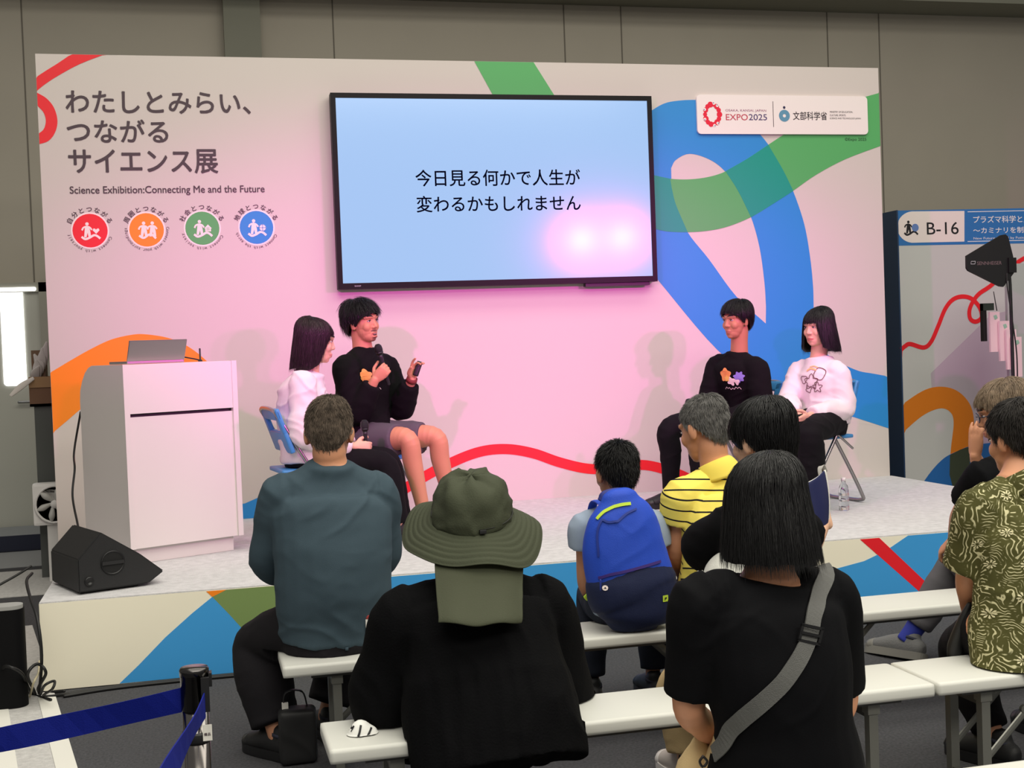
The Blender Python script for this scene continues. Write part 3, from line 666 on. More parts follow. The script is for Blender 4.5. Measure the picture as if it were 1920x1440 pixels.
# ================================================================ FOLDING CHAIRS ON THE STAGE
m_cb = mat('chair_blue_vinyl', (62, 136, 196), .45); m_ct = mat('chair_steel_tube', (160, 156, 156), .28, .9)
def chair(x, y, yaw, label):
    """forward = +y of its own frame"""
    t = thing('folding_chair', (x, y, h), label, 'chair', 'blue folding chairs on the stage', R(yaw))
    b = MB()
    for s in (-1, 1): pass
    W2 = .205
    # front frame: one bent tube up over the back, feet forward
    b.tube([(-W2, .23, .012), (-W2, .17, .18), (-W2, -.03, .5), (-W2, -.17, .74), (-W2+.04, -.195, .785), (0, -.2, .795), (W2-.04, -.195, .785), (W2, -.17, .74), (W2, -.03, .5), (W2, .17, .18), (W2, .23, .012)], [.0115]*11, seg=10, n=4)
    b.build('front_frame', m_ct, t, True, False)
    MB().tube([(-W2-.01, .232, .012), (W2+.01, .232, .012)], [.0115]*2, seg=10).build('floor_bar', m_ct, t, True, False)
    b = MB().tube([(-W2+.026, -.0, .44), (-W2+.026, -.12, .24), (-W2+.026, -.22, .06), (-W2+.05, -.243, .018), (0, -.246, .0125), (W2-.05, -.243, .018), (W2-.026, -.22, .06), (W2-.026, -.12, .24), (W2-.026, 0, .44)], [.0115]*9, seg=10, n=4)
    b.build('rear_frame', m_ct, t, True, False)
    me = MB().box((-W2+.02, -.16, .425), (W2-.02, .2, .45), bev=.011); me.build('seat', m_cb, t, True, False)
    BM = Matrix.Translation((0, -.125, .62)) @ Matrix.Rotation(R(19), 4, 'X')
    b = MB(); b.box((-W2-.014, -.014, -.08), (W2+.014, .014, .045), BM, bev=.01)
    for s in (-1, 1): b.box((s*(W2-.02)-.034, -.014, .03), (s*(W2-.02)+.034, .014, .175), BM, bev=.01)
    b.box((-W2-.014, -.014, .115), (W2+.014, .014, .182), BM, bev=.012)
    b.build('backrest', m_cb, t, True, False)
    for s in (-1, 1): MB().tube([(s*(W2-.012), -.02, .455), (s*(W2-.012), -.14, .36)], [.008, .008], seg=8).build('link_bar', m_ct, t, True, False)
    return t
chair(1.49, -1.38, -82, 'blue folding chair with silver legs under the woman beside the lectern')
chair(1.99, -.84, -125, 'blue folding chair under the man in grey shorts')
chair(4.45, -.84, 112, 'blue folding chair under the man in black on the right')
chair(4.79, -1.20, 104, 'blue folding chair with silver legs under the woman in white on the right')
# water bottle on the stage floor
bt = thing('water_bottle', at(1583, 957, z=h), 'clear plastic water bottle with a white cap on the stage floor', 'bottle')
bp = bt.location
m_pet = mat('clear_plastic', (245, 248, 250), .06, trans=1.0)
MB().lathe([(.026, .001), (.031, .006), (.031, .05), (.029, .055), (.031, .06), (.031, .085), (.029, .09), (.031, .095), (.031, .125), (.024, .155), (.0125, .172), (.0125, .186)], bp, 24).build('body', m_pet, bt, True)
MB().lathe([(.0145, .184), (.0145, .202), (.013, .204), (.001, .204)], bp, 20).build('cap', m_white, bt, True)

# ================================================================ BOOTH AT THE RIGHT
BY = .9; bx0 = at(1685, 460, y=BY).x; bzt = at(1685, 395, y=BY).z
bo = thing('exhibition_booth', (8, BY+.3, 0), 'pale booth wall numbered B-16 with a blue header right of the backdrop', 'booth')
MB().box((bx0, BY, .002), (10.2, BY+.6, bzt)).build('booth_panel', mat('booth_white', (206, 206, 204), .6), bo)
MB().box((bx0-.012, BY-.004, .002), (bx0, BY+.61, bzt+.004)).build('side_edge', mat('booth_navy', (36, 62, 96), .5), bo)
def Bp(l, n=6): return [(max(p.x, bx0+.002), p.z) for p in (at(*q[:2], y=BY) for q in (crom(l, n) if n else l))]
m_bb = mat('booth_blue', (46, 116, 186), .5)
flat('header', [Bp([(1670, 395), (1990, 389), (1990, 455), (1670, 461)], 0)], m_bb, BY, .001, bo)
arc = [(1712+30*math.cos(a), 425.5+29.5*math.sin(a)) for a in np.linspace(R(265), R(95), 18)]
flat('number_badge', [Bp([(1808, 395.5), (1808, 453)]+[(x, y+.3) for x, y in arc[::-1]], 0)], mat('print_white', (246, 232, 228)), BY, .0018, bo)
def btxt(name, s, xl, yt, xr, yb, m, bold=.0): link(name, stand(box_text(s, xl, yt, xr, yb, BY, bold), BY, .0026), m, bo)
m_nb = mat('print_near_black', (18, 16, 22), .6)
btxt('number_lettering', 'B-16', 1737.5, 416.5, 1797, 439.5, m_nb, .004)
m_wt = mat('header_lettering_white', (240, 236, 240), .5)
btxt('header_lettering', 'プラズマ科学と農業', 1824.5, 404.5, 1945, 417.5, m_wt, .012); btxt('header_lettering', '〜カミナリを制御する', 1824.5, 425.5, 1958, 437, m_wt, .012)
btxt('header_lettering', 'New Future Shaped by Fusion of Plasma Science', 1825, 443.5, 1985, 449, m_wt, .006)
for yy in (397.2, 452.8): flat('header_rule', [Bp([(1814, yy-.7), (1990, yy-4.2), (1990, yy-3), (1814, yy+.7)], 0)], m_wt, BY, .0018, bo)
c = at(1707, 427, y=BY); r = ppm(1707, 427, BY)*24
link('booth_figure', stand(join([curve_mesh([g], .0003+.0001*k) for k, g in enumerate(icon((c.x, c.z), r, 'none'))]), BY, .0026), m_nb, bo)
link('booth_globe', stand(curve_mesh([circle((c.x+.36*r, c.z+.0*r), .27*r, 24)], .0004), BY, .0034), mat('globe_blue', (104, 134, 196), .5), bo)
sq = [(1689.5, 655.5), (1697, 649), (1706.6, 645), (1732, 651.5), (1746, 640), (1759, 611), (1771.6, 580), (1786, 562), (1804, 556), (1822, 560.5), (1836.6, 577), (1840, 595), (1829, 603), (1818.5, 596.6), (1818.5, 577), (1833, 553), (1858, 535), (1890, 505), (1930, 480), (1990, 470)]
_sq = [(p.x, p.z) for p in (at(*q, y=BY) for q in sq)]
link('red_squiggle', stand(ribbon_mesh(_sq, .037), BY, .0015), m_red, bo)
flat('red_squiggle', [Bp([(1682, 681), (1684, 668), (1688, 654), (1692, 659), (1687, 672), (1682.5, 690)], 0)], m_red, BY, .0014, bo)
oo = crom([(1660, 782), (1683, 764.5), (1728, 734), (1761, 725), (1793, 732), (1817, 755.5), (1826, 788), (1824, 840), (1810, 900), (1810, 960)], 6)
oi = crom([(1775, 960), (1778, 900), (1783, 840), (1788, 791.5), (1780.6, 771.7), (1761, 766), (1728, 780.7), (1685, 818.6), (1660, 845)], 6)
flat('orange_arch', [[(max(p.x, bx0+.002), p.z) for p in (at(*q[:2], y=BY) for q in oo+oi)]], mat('booth_orange', (228, 128, 20), .5), BY, .001, bo)
flat('blue_corner', [Bp(crom([(1700, 960), (1734, 900), (1764, 864), (1790, 848), (1830, 834), (1900, 830), (1990, 850)], 5)+[np.array((1990, 960))], 0)], mat('booth_deep_blue', (36, 106, 180), .5), BY, .0015, bo)
flat('olive_overlap', [Bp([(1781, 853), (1800, 843), (1822, 836), (1818, 870), (1810, 905), (1805, 920), (1788, 920), (1780, 890)], 0)], mat('booth_dark_olive', (62, 70, 52), .5), BY, .002, bo)
flat('pale_triangle', [Bp([(1745, 700), (1858, 590), (1990, 560), (1990, 840), (1830, 834), (1826, 790), (1817, 755), (1793, 732), (1762, 725), (1747, 727)], 0)], mat('booth_lilac', (192, 178, 190), .6), BY, .0006, bo)
# leaflet rack and antenna in front of it
ry = -.10; q = at(1890, 700, y=ry)
rk = thing('leaflet_rack', (q.x, ry+.1, 0), 'stepped rack of pale pink leaflets in front of the booth', 'rack')
p0 = at(1884, 495, y=ry+.12); p1 = at(1905, 700, y=ry+.12)
MB().box((p0.x, ry+.1, .003), (p0.x+.42, ry+.13, p0.z)).build('back_board', mat('rack_grey', (176, 176, 178), .5), rk)
m_lf = mat('leaflet_pink', (236, 206, 212), .6); m_lg = mat('leaflet_green', (150, 190, 168), .6)
for k, (xl, yt, yb) in enumerate(((1858, 585, 660), (1876, 602, 677), (1889, 618, 693), (1899, 632, 707))):
    a, c = at(xl, yb, y=ry-.03*k), at(xl, yt, y=ry-.03*k)
    lf = MB().box((a.x, ry-.03*k, a.z), (a.x+.085, ry-.03*k+.02, c.z)).build('leaflet_stack', m_lf, rk)
    pz = c.z-.01
    MB().tube([V((a.x+.035, ry-.03*k-.0012, pz-.035)), V((a.x+.06, ry-.03*k-.0012, pz-.025))], [(.018, .001), (.015, .001)], seg=10, side=V((0, 0, 1))).build('leaflet_print', m_lg, lf)
a, c = at(1848, 652, y=ry+.03), at(1870, 568, y=ry+.03)
MB().box((a.x, ry+.05, at(1848, 640, y=ry).z), (a.x+.03, ry+.09, c.z)).build('rack_rail', m_black, rk)
MB().box((a.x, ry+.04, c.z-.055), (a.x+.09, ry+.09, c.z)).build('receiver', mat('dark_green_case', (40, 52, 44), .5), rk)
MB().tube([at(1869, 582, y=ry+.03), at(1863, 547, y=ry+.03)], [.004, .003], seg=8).build('rod_antenna', m_black, rk, True)
for k in range(2):
    MB().box((p0.x+.01+.33*k, ry-.12, .003), (p0.x+.04+.33*k, ry+.1, .04)).build('foot', m_black, rk)
AY = -.5; q = at(1893, 560, y=AY)
anx = thing('antenna_stand', (q.x, AY, 0), 'black paddle antenna on a tall black stand at the right edge', 'antenna')
MB().tube([V((q.x+.015, AY, .02)), V((q.x+.01, AY, 1.6)), at(1892, 505, y=AY)], [.013, .012, .011], seg=10).build('pole', m_black, anx, True)
pd = [(1811, 480), (1876, 441), (1884, 439.5), (1889, 444), (1898, 480), (1902, 505), (1899, 513), (1880, 538), (1873, 537), (1835, 518), (1815, 508), (1811.5, 503)]
me = stand(curve_mesh([[(p.x, p.z) for p in (at(*k, y=AY-.02) for k in pd)]], .02), AY-.02, .0); link('paddle', me, m_black, anx)
MB().box((at(1885, 500, y=AY).x, AY-.045, at(1885, 512, y=AY).z), (at(1899, 500, y=AY).x, AY+.02, at(1885, 484, y=AY).z)).build('mount_block', mat('dark_moulding', (16, 16, 18)), anx)
pt = box_text('SENNHEISER', 1832, 490, 1878, 496.5, AY-.03, .0); link('paddle_lettering', stand(pt, AY-.03, .0008), mat('dim_print', (120, 98, 102), .5), anx)
k0 = at(1820, 495.5, y=AY-.03); k1 = at(1829, 489.5, y=AY-.03); t = .003
link('paddle_emblem', stand(curve_mesh([[(k0.x, k0.z), (k1.x-.004, k0.z), (k1.x, k1.z), (k0.x+.004, k1.z)], [(k0.x+t, k0.z+t), (k1.x-.005-t*.3, k0.z+t), (k1.x-t*1.4, k1.z-t), (k0.x+.005, k1.z-t)]], .0003), AY-.03, .0008), mat('silver_print', (190, 190, 195)), anx)
for s in (0, 1, 2):
    a = s*2.1+.4; MB().tube([V((q.x+.012, AY, .35)), V((q.x+.33*math.cos(a), AY+.33*math.sin(a), .015))], [.01, .01], seg=8).build('leg', m_black, anx, True)
cable('antenna_cable', [at(1888, 513, y=AY-.03), at(1889, 540, y=AY-.04), at(1898, 600, y=AY-.04), at(1906, 660, y=AY-.03), at(1908, 720, y=AY-.03)], .005, m_cable, 'black cable hanging from the paddle antenna along its pole')

# ================================================================ PEOPLE: builders
def skin_mat(name, rgb, lip=(176, 96, 92), beard=(60, 48, 46)):
    m = mat(name, rgb, .5, spec=.35, bump=.12, bscale=220); nt = m.node_tree; b_ = nt.nodes['Principled BSDF']
    at_ = nt.nodes.new('ShaderNodeAttribute'); at_.attribute_name = 'tint'
    sp = nt.nodes.new('ShaderNodeSeparateColor'); nt.links.new(at_.outputs['Color'], sp.inputs[0])
    m1 = nt.nodes.new('ShaderNodeMix'); m1.data_type = 'RGBA'; m1.inputs[6].default_value = (*lin(rgb), 1); m1.inputs[7].default_value = (*lin(lip), 1); nt.links.new(sp.outputs[0], m1.inputs[0])
    m2 = nt.nodes.new('ShaderNodeMix'); m2.data_type = 'RGBA'; nt.links.new(m1.outputs[2], m2.inputs[6]); m2.inputs[7].default_value = (*lin(beard), 1); nt.links.new(sp.outputs[1], m2.inputs[0])
    nt.links.new(m2.outputs[2], b_.inputs['Base Color'])
    return m
def hair_mat(name, rgb, rough=.42, spec=.4, var=.3):
    return mat(name, rgb, rough, spec=spec, var=var, vscale=45)
m_skin = skin_mat('skin_light', (222, 176, 148)); m_skin2 = skin_mat('skin_tan', (186, 130, 98), (150, 84, 76)); m_skin3 = skin_mat('skin_warm', (202, 143, 110))
m_eye = mat('eye_white', (228, 220, 216), .25); m_iris = mat('iris_dark', (24, 16, 14), .2); m_brow = mat('eyebrow_hair', (32, 26, 25), .7); m_mouth = mat('mouth_inside', (70, 20, 22), .6); m_teeth = mat('teeth', (226, 220, 210), .3)
m_hblack = hair_mat('black_hair', (12, 11, 13)); m_hgrey = hair_mat('grizzled_hair', (98, 86, 76), .65, .2, .6); m_hbrown = hair_mat('dark_brown_hair', (34, 21, 24)); m_hblond = hair_mat('greying_brown_hair', (126, 108, 90), .5, .3, .4)
m_hgw = hair_mat('grey_white_hair', (104, 102, 100), .55, .3, .5)

def head_matrix(pos, yaw, pitch, roll, hs):
    return Matrix.Translation(pos) @ Matrix.Rotation(R(yaw), 4, 'Z') @ Matrix.Rotation(R(-pitch), 4, 'X') @ Matrix.Rotation(R(roll), 4, 'Y') @ Matrix.Scale(hs, 4)
def head_parts(b, M, open_mouth=False, jaw=1.0):
    b.ell((0, -.012, .042), (.074, .095, .080), M); b.ell((0, .02, -.008), (.069, .072, .076), M)
    b.ell((0, .028, -.045), (.060*jaw, .059, .060), M); b.ell((0, .036, -.074), (.049*jaw, .050, .041), M); b.ell((0, .062, -.096), (.024, .020, .017), M)
    b.tube([(-.05, .066, .030), (-.025, .083, .033), (0, .086, .031), (.025, .083, .033), (.05, .066, .030)], [.011, .012, .012, .012, .011], 10, M=M)
    b.tube([(0, .083, .022), (0, .0875, .004), (0, .0945, -.016), (0, .0985, -.026)], [.0085, .0095, .0115, .0118], 10, M=M)
    for s in (-1, 1):
        b.ell((s*.0135, .0885, -.030), (.0085, .0105, .0078), M); b.ell((s*.036, .058, -.024), (.027, .027, .030), M)
        rot = Matrix.Rotation(R(s*-22), 3, 'Z') @ Matrix.Rotation(R(-8), 3, 'X')
        b.ell((s*.079, -.012, -.004), (.0075, .018, .032), M, rot=rot); b.ell((s*.076, -.004, -.024), (.007, .010, .012), M)
        b.ell((s*.070, -.006, -.008), (.012, .014, .022), M)
    op = .012 if open_mouth else 0
    b.tube([(-.023, .078, -.064), (-.009, .090, -.0605), (0, .091, -.062), (.009, .090, -.0605), (.023, .078, -.064)], [.003, .006, .006, .006, .003], 8, M=M)
    b.tube([(-.021, .077, -.070-op), (-.009, .088, -.0735-op), (.009, .088, -.0735-op), (.021, .077, -.070-op)], [.003, .0065, .0065, .003], 8, M=M)
def face_children(root, M, eyes_open=1.0, open_mouth=False, brow=m_brow, look=0.0):
    for s in (-1, 1):
        c = V((s*.031, .0765, .0085)); b = MB().ell(c, (.0135, .010, .0062*eyes_open), M, 14, 10)
        e = b.build('eye', m_eye, root, True)
        MB().ell(c+V((look*.004, .0065, .0005)), (.0060, .0045, .0058*eyes_open), M, 12, 8).build('iris', m_iris, e, True)
        MB().tube([c+V((-.015, .004, .000)), c+V((-.006, .0105, .0065*eyes_open)), c+V((.006, .0105, .0065*eyes_open)), c+V((.015, .004, .001))], [.0012, .0017, .0017, .0012], 6, M=M).build('eyelash', m_brow, e, True)
        MB().tube([(s*.012, .0955, .032), (s*.028, .094, .0385), (s*.042, .0845, .0375), (s*.050, .075, .033)], [.002, (.0045, .0025), (.004, .0025), .0015], 8, side=V((0, 0, 1)), M=M).build('eyebrow', brow, root, True)
    if open_mouth:
        mo_ = MB().ell((0, .080, -.0735), (.016, .011, .0065), M).build('mouth', m_mouth, root, True)
        MB().ell((0, .0845, -.069), (.012, .006, .0026), M).build('teeth', m_teeth, mo_, True)

def hair_path(phi, s, tb, crown=(0, -.03), fl=.0, ctr=(0, -.012, .042), rad=(.074, .095, .080)):
    """points of hair flow; phi (n,) radians (0 = front), s (n,k) 0..1 along -> (n,k,3); also returns outward dirs"""
    a = np.degrees(np.abs((phi+np.pi) % (2*np.pi)-np.pi)); K = np.array(tb, float)
    zend = np.interp(a, K[:, 0], K[:, 1])[:, None]; drop = np.interp(a, K[:, 0], K[:, 2])[:, None]; th = np.interp(a, K[:, 0], K[:, 3])[:, None]
    rx, ry, rz = rad[0]+th, rad[1]+th, rad[2]+th; zc = ctr[2]
    te = np.where(zend > zc, np.arccos(np.clip((zend-zc)/rz, -1, 1)), np.pi/2)
    la = te*rz*1.15; lb = np.maximum(0, zc-zend); L = la+lb; d = s*L
    t = np.clip(d/(rz*1.15), .02, None); up = t < te
    t = np.minimum(t, te); z_low = zc-np.maximum(0, d-la)
    rzl = .150
    re = np.sqrt(np.clip(1-((zc-z_low)/rzl)**2, .05, 1)); hor = np.where(d <= la, np.sin(t)**.82, (re*(1-drop)+drop*(1+fl*np.clip((zc-z_low)/.2, 0, 1.2)))*1.0)
    z = np.where(d <= la, zc+rz*np.cos(t), z_low)
    k = np.clip(1-t/(np.pi/2), 0, 1)
    x = ctr[0]+np.sin(phi)[:, None]*rx*hor+crown[0]*k; y = ctr[1]+np.cos(phi)[:, None]*ry*hor+crown[1]*k
    return np.stack([x, y, z], -1)
def hair_mesh(M, tb, n=900, slen=(.35, 1.0), fl=0.0, messy=.004, tip=.005, rad=.0018, seed=1, crown=(0, -.03), lift=0.0, nseg=7, sheet_to=.97, gap=None):
    rg = np.random.default_rng(seed); b = MB()
    nu, ns = 64, 16
    ph = np.linspace(-np.pi, np.pi, nu, endpoint=False); s = np.tile(np.linspace(0.0, sheet_to, ns), (nu, 1))
    A = hair_path(ph, s, tb, crown, fl)
    tin = [(k[0], k[1]+.004, k[2], max(k[3]-.012, -.004)) for k in tb]; B_ = hair_path(ph, s, tin, crown, fl)
    nz = vnoise(A.reshape(-1, 3), .03, seed).reshape(nu, ns, 1); ctr = np.array([0, -.012, .03])
    A = A+(A-ctr)*nz*messy*6
    vs_ = [tuple(p) for p in A.reshape(-1, 3)]+[tuple(p) for p in B_.reshape(-1, 3)]; o = nu*ns; fs_ = []
    for i in range(nu):
        j = (i+1) % nu
        for k in range(ns-1):
            fs_.append((i*ns+k, i*ns+k+1, j*ns+k+1, j*ns+k)); fs_.append((o+i*ns+k, o+j*ns+k, o+j*ns+k+1, o+i*ns+k+1))
        fs_.append((i*ns+ns-1, o+i*ns+ns-1, o+j*ns+ns-1, j*ns+ns-1))
    b.add([M @ V(p) for p in vs_], fs_)
    # strands
    n = int(n*2.0); rad = rad*.62
    phi = rg.uniform(-np.pi, np.pi, n); ln = rg.uniform(slen[0], slen[1], n); s0 = rg.uniform(0, 1, n)**.75*np.maximum(0, 1.0-ln)+rg.normal(0, .022, n)
    s = s0[:, None]+ln[:, None]*np.linspace(0, 1, nseg)[None, :]
    P = hair_path(phi, s, tb, crown, fl)
    u = np.linspace(0, 1, nseg)[None, :, None]
    out = P-ctr; out[..., 2] *= .6; out /= np.linalg.norm(out, axis=-1, keepdims=True)+1e-9
    sd = np.stack([np.cos(phi), -np.sin(phi), np.zeros(n)], -1)[:, None, :]
    P = P+out*(.0012+rg.normal(0, .5, (n, 1, 1))*messy+u**1.5*(rg.uniform(-.35, 1, (n, 1, 1))*tip+lift))+sd*(rg.normal(0, 1, (n, 1, 1))*messy*1.2*u+rg.normal(0, 1, (n, 1, 1))*messy*.9*np.sin(u*5+rg.uniform(0, 6, (n, 1, 1))))
    r = rad*rg.uniform(.6, 1.3, (n, 1))*np.interp(np.linspace(0, 1, nseg), [0, .25, .7, 1], [.5, 1, .8, .12])[None, :]
    Mn = np.array(M); P = P @ Mn[:3, :3].T+Mn[:3, 3]; out = out @ Mn[:3, :3].T; sd = np.broadcast_to(sd @ Mn[:3, :3].T, P.shape)
    ring = [P+sd*r[..., None]*1.5, P+out*r[..., None], P-sd*r[..., None]*1.5]
    Vv = np.stack(ring, 2).reshape(-1, 3); base = (np.arange(n)*nseg*3)[:, None]
    f = []
    for k in range(nseg-1):
        for q in range(3): f.append(np.stack([base[:, 0]+k*3+q, base[:, 0]+k*3+(q+1) % 3, base[:, 0]+(k+1)*3+(q+1) % 3, base[:, 0]+(k+1)*3+q], 1))
    o = len(b.v); allv = np.concatenate([np.array([tuple(p) for p in b.v]), Vv]); F4 = np.concatenate(f)+o
    me = bpy.data.meshes.new('hair'); me.from_pydata([tuple(p) for p in allv], [], [tuple(q) for q in b.f]+[tuple(q) for q in F4.tolist()])
    return me

def hand(b, Wp, d, T, side, curl=(20, 25, 15), sc=1.0, spread=.0, thumb=.35, idx=None):
    d = V(d).normalized(); T = V(T); T = (T-d*T.dot(d)).normalized(); pn = (T.cross(d) if side == 'R' else d.cross(T)).normalized()
    P = lambda a, t, p: Wp+d*(a*sc)+T*(t*sc)+pn*(p*sc)
    b.tube([P(-.02, 0, 0), P(.01, 0, 0), P(.04, 0, 0), P(.072, .0, .001), P(.088, .001, .002)], [(.026*sc, .020*sc), (.030*sc, .018*sc), (.038*sc, .016*sc), (.041*sc, .0135*sc), (.037*sc, .011*sc)], 14, side=T)
    for k, (t0, L_) in enumerate(((.030, .068), (.0105, .076), (-.0095, .070), (-.028, .054))):
        c = curl if idx is None or k not in idx else idx[k]
        p = P(.084, t0, .001); pts = [P(.066, t0*.95, 0), p]; ang = 0; dd = d
        fan = R(spread*(1.5-k))
        for seg_, cc in zip((.46, .30, .26), c):
            ang += R(cc+3*k*.4); dd = (d*math.cos(ang)+pn*math.sin(ang)); dd = (dd+T*math.tan(fan)*.6).normalized(); p = p+dd*(L_*seg_*sc); pts.append(p)
        b.tube(pts, [.0095*sc, .0092*sc, .0086*sc, .0078*sc, .0066*sc], 10, n=3)
    p0 = P(.018, .024, .004); a1 = (T*.75+d*.62+pn*thumb).normalized(); a2 = (T*(.45-thumb*.35)+d*.85+pn*thumb*1.3).normalized()
    p1 = p0+a1*(.040*sc); p2 = p1+a2*(.030*sc); p3 = p2+(a2+pn*thumb*.6).normalized()*(.025*sc)
    b.tube([p0, p1, p2, p3], [.0135*sc, .0115*sc, .0100*sc, .0078*sc], 10, n=3)
    return P(.078, 0, .030), pn, d

def clampz(me, cl, eps=.003):
    if not cl: return
    P = getv(me)
    if 'c' in cl: m = ((P[:, 0]-cl['c'][0])**2+(P[:, 1]-cl['c'][1])**2 < cl['r']**2)
    else: m = (P[:, 1] > cl['y0']) & (P[:, 1] < cl['y1']) & (P[:, 0] > cl.get('x0', -99)) & (P[:, 0] < cl.get('x1', 99))
    m &= (P[:, 2] < cl['z']+eps) & (P[:, 2] > cl['z']-cl.get('deep', .16))
    P[m, 2] = cl['z']+eps; setv(me, P)
def wrinkle(me, amp, seed, sc=(.10, .10, .03)):
    P = getv(me); N = getn(me); rg = np.random.default_rng(seed); d = 0
    for k in range(2):                                  # folds running in two slanted directions, sharp crests and wide hollows
        th = (.5, -.6)[k]+rg.uniform(-.15, .15); c, s = math.cos(th), math.sin(th); Q = P.copy()
        Q[:, 2], hx = P[:, 2]*c+P[:, 0]*s, P[:, 0]*c-P[:, 2]*s; Q[:, 0] = hx
        Q = Q+.03*np.stack([vnoise(P, .12, seed+k), vnoise(P, .12, seed+7+k), vnoise(P, .12, seed+13+k)], 1)
        rd = 1-np.abs(vnoise(Q, tuple(q*1.5 for q in sc), seed+3*k)); d = d+np.clip(rd-.55, 0, 1)**1.2*1.5*np.clip(.55+vnoise(P, .16, seed+21+k), 0, 1)
    d = d+vnoise(P, .14, seed+5)*.35+vnoise(P, sc, seed+9)*.18
    setv(me, P+N*(d*amp)[:, None])

def lerp(a, b_, t): return a*(1-t)+b_*t
def torso_rings(j, tp, g, t_lo, neck=True, nt=1.0):
    P, N = j['P'], j['N']; S = (j['SL']+j['SR'])/2; sp = (j['HR']-j['HL']).normalized(); ss = (j['SR']-j['SL']).normalized()
    sw = (j['SR']-j['SL']).length/2; D = S-P; up = D.normalized(); back = -(up.cross(sp)).normalized()*-1
    fw = V((0, 0, 1)).cross(sp).normalized()           # facing
    hi, wa, cw, hd, wd, cd = tp['hi'], tp['wa'], tp['cw'], tp['hd'], tp['wd'], tp['cd']; hun = tp.get('hunch', .0)
    def ev(t):
        ts = [-.35, 0, .32, .62, .86, 1.0]
        return (float(np.interp(t, ts, [hi*.95, hi, wa, cw, cw*1.03, sw*.86])), float(np.interp(t, ts, [hd*.95, hd, wd, cd, cd*.96, cd*.78])))
    ts = [t for t in (t_lo, 0, .16, .32, .48, .62, .75, .86, .95, 1.0) if t >= t_lo]
    if ts[0] != t_lo: ts = [t_lo]+ts
    pts, rad, sd = [], [], []
    for t in ts:
        a, c = ev(t); bend = math.sin(max(0, min(1, t))*math.pi)
        pts.append(P+D*t-fw*hun*bend); rad.append((a+g, c+g)); sd.append(lerp(sp, ss, max(0, min(1, t))).normalized())
    if neck:
        pts += [lerp(S, N, .55), N]; rad += [(sw*.52+g, .072+g), (tp.get('nr', .062)+g, tp.get('nr', .062)+g)]; sd += [ss, ss]
    return pts, rad, sd, fw
def arm_pts(j, s):
    S = (j['SL']+j['SR'])/2; Sh, E, Wr = j['S'+s], j['E'+s], j['W'+s]; k = lerp(S, Sh, .45)-V((0, 0, .012))
    return [k, Sh, lerp(Sh, E, .5), E, lerp(E, Wr, .45), Wr], [.050, .052, .046, .039, .036, .026]
def trapezius(b, j, g, k, t0=.12):
    S = (j['SL']+j['SR'])/2; up = (j['N']-S).normalized()
    for s in 'LR':
        Sh = j['S'+s]; a = j['N']-up*.035
        b.tube([lerp(a, Sh, t0), lerp(a, Sh, .5)-up*.006, lerp(a, Sh, .82)-up*.004, Sh-up*.01], [.046*k+g, .046*k+g, .046*k+g, .046*k+g], 14, 3)
def part_path(pts, rad, upto):
    """cut a path at fraction: 1..5 index along pts"""
    i = int(upto); f = upto-i; p = pts[:i+1]; r = rad[:i+1]
    if f > 0: p = p+[lerp(pts[i], pts[i+1], f)]; r = r+[rad[i]*(1-f)+rad[i+1]*f]
    return p, r
def leg_pts(j, s):
    H, K, A = j['H'+s], j['K'+s], j['A'+s]
    return [H, lerp(H, K, .5), K, lerp(K, A, .3), lerp(K, A, .7), A], [.088, .078, .058, .055, .042, .037]
def shoe(root, A, yaw, pitch, m_up, m_sole, sc=1.0, name='shoe', laces=None, roll=0, sock=None):
    M = Matrix.Translation(A) @ Matrix.Rotation(R(yaw), 4, 'Z') @ Matrix.Rotation(R(-pitch), 4, 'X') @ Matrix.Rotation(R(roll), 4, 'Y') @ Matrix.Translation((0, 0, -.085*sc)) @ Matrix.Scale(sc, 4)
    b = MB(); b.tube([(0, -.062, .050), (0, -.01, .058), (0, .06, .056), (0, .12, .046), (0, .172, .040)], [(.035, .042), (.038, .056), (.042, .046), (.045, .036), (.036, .028)], 20, side=V((1, 0, 0)), M=M)
    b.tube([(0, -.018, .05), (0, -.022, .098)], [(.037, .046), (.036, .043)], 14, side=V((1, 0, 0)), M=M)
    me = b.remesh(.006, 3); P = getv(me); Mi = np.array(M.inverted()); q = P @ Mi[:3, :3].T+Mi[:3, 3]
    q[:, 2] = np.maximum(q[:, 2], .022); Mm = np.array(M); setv(me, q @ Mm[:3, :3].T+Mm[:3, 3])
    o = link(name, me, m_up, root, True)
    out = crom([(-.034, -.085), (-.04, .0), (-.046, .10), (-.036, .175), (0, .205), (.036, .175), (.046, .10), (.04, .0), (.034, -.085), (0, -.105)], 4, True)
    b = MB(); n = len(out); b.add([M @ V((p[0], p[1], z)) for z in (0, .034) for p in out], [tuple(range(n))[::-1], tuple(range(n, 2*n))]+[(i, (i+1) % n, (i+1) % n+n, i+n) for i in range(n)])
    b.build('sole', m_sole, o, False)
    MB().tube([(0, -.020, .088), (0, -.022, .100)], [(.0385, .0455), (.0375, .0445)], 20, side=V((1, 0, 0)), M=M, cap='flat').build('ankle_collar', mat('shoe_lining', (44, 46, 62), .8), o, True)
    MB().tube([(0, .150, .040), (0, .172, .036), (0, .186, .034)], [(.0445, .034), (.040, .028), (.028, .018)], 20, side=V((1, 0, 0)), M=M).build('toe_cap', m_sole, o, True)
    if sock: MB().tube([A-(sock[1]-A)*.03, lerp(A, sock[1], .10), lerp(A, sock[1], .24)], [.044, .043, .047], 20, cap='flat').build('sock', sock[0], o, True)
    if laces:
        b = MB()
        for k in range(4): b.tube([(-.022, .035+.024*k, .080-.008*k), (0, .042+.024*k, .090-.009*k), (.022, .035+.024*k, .080-.008*k)], [.003]*3, 6, M=M)
        b.build('laces', laces, o, True)
    return o

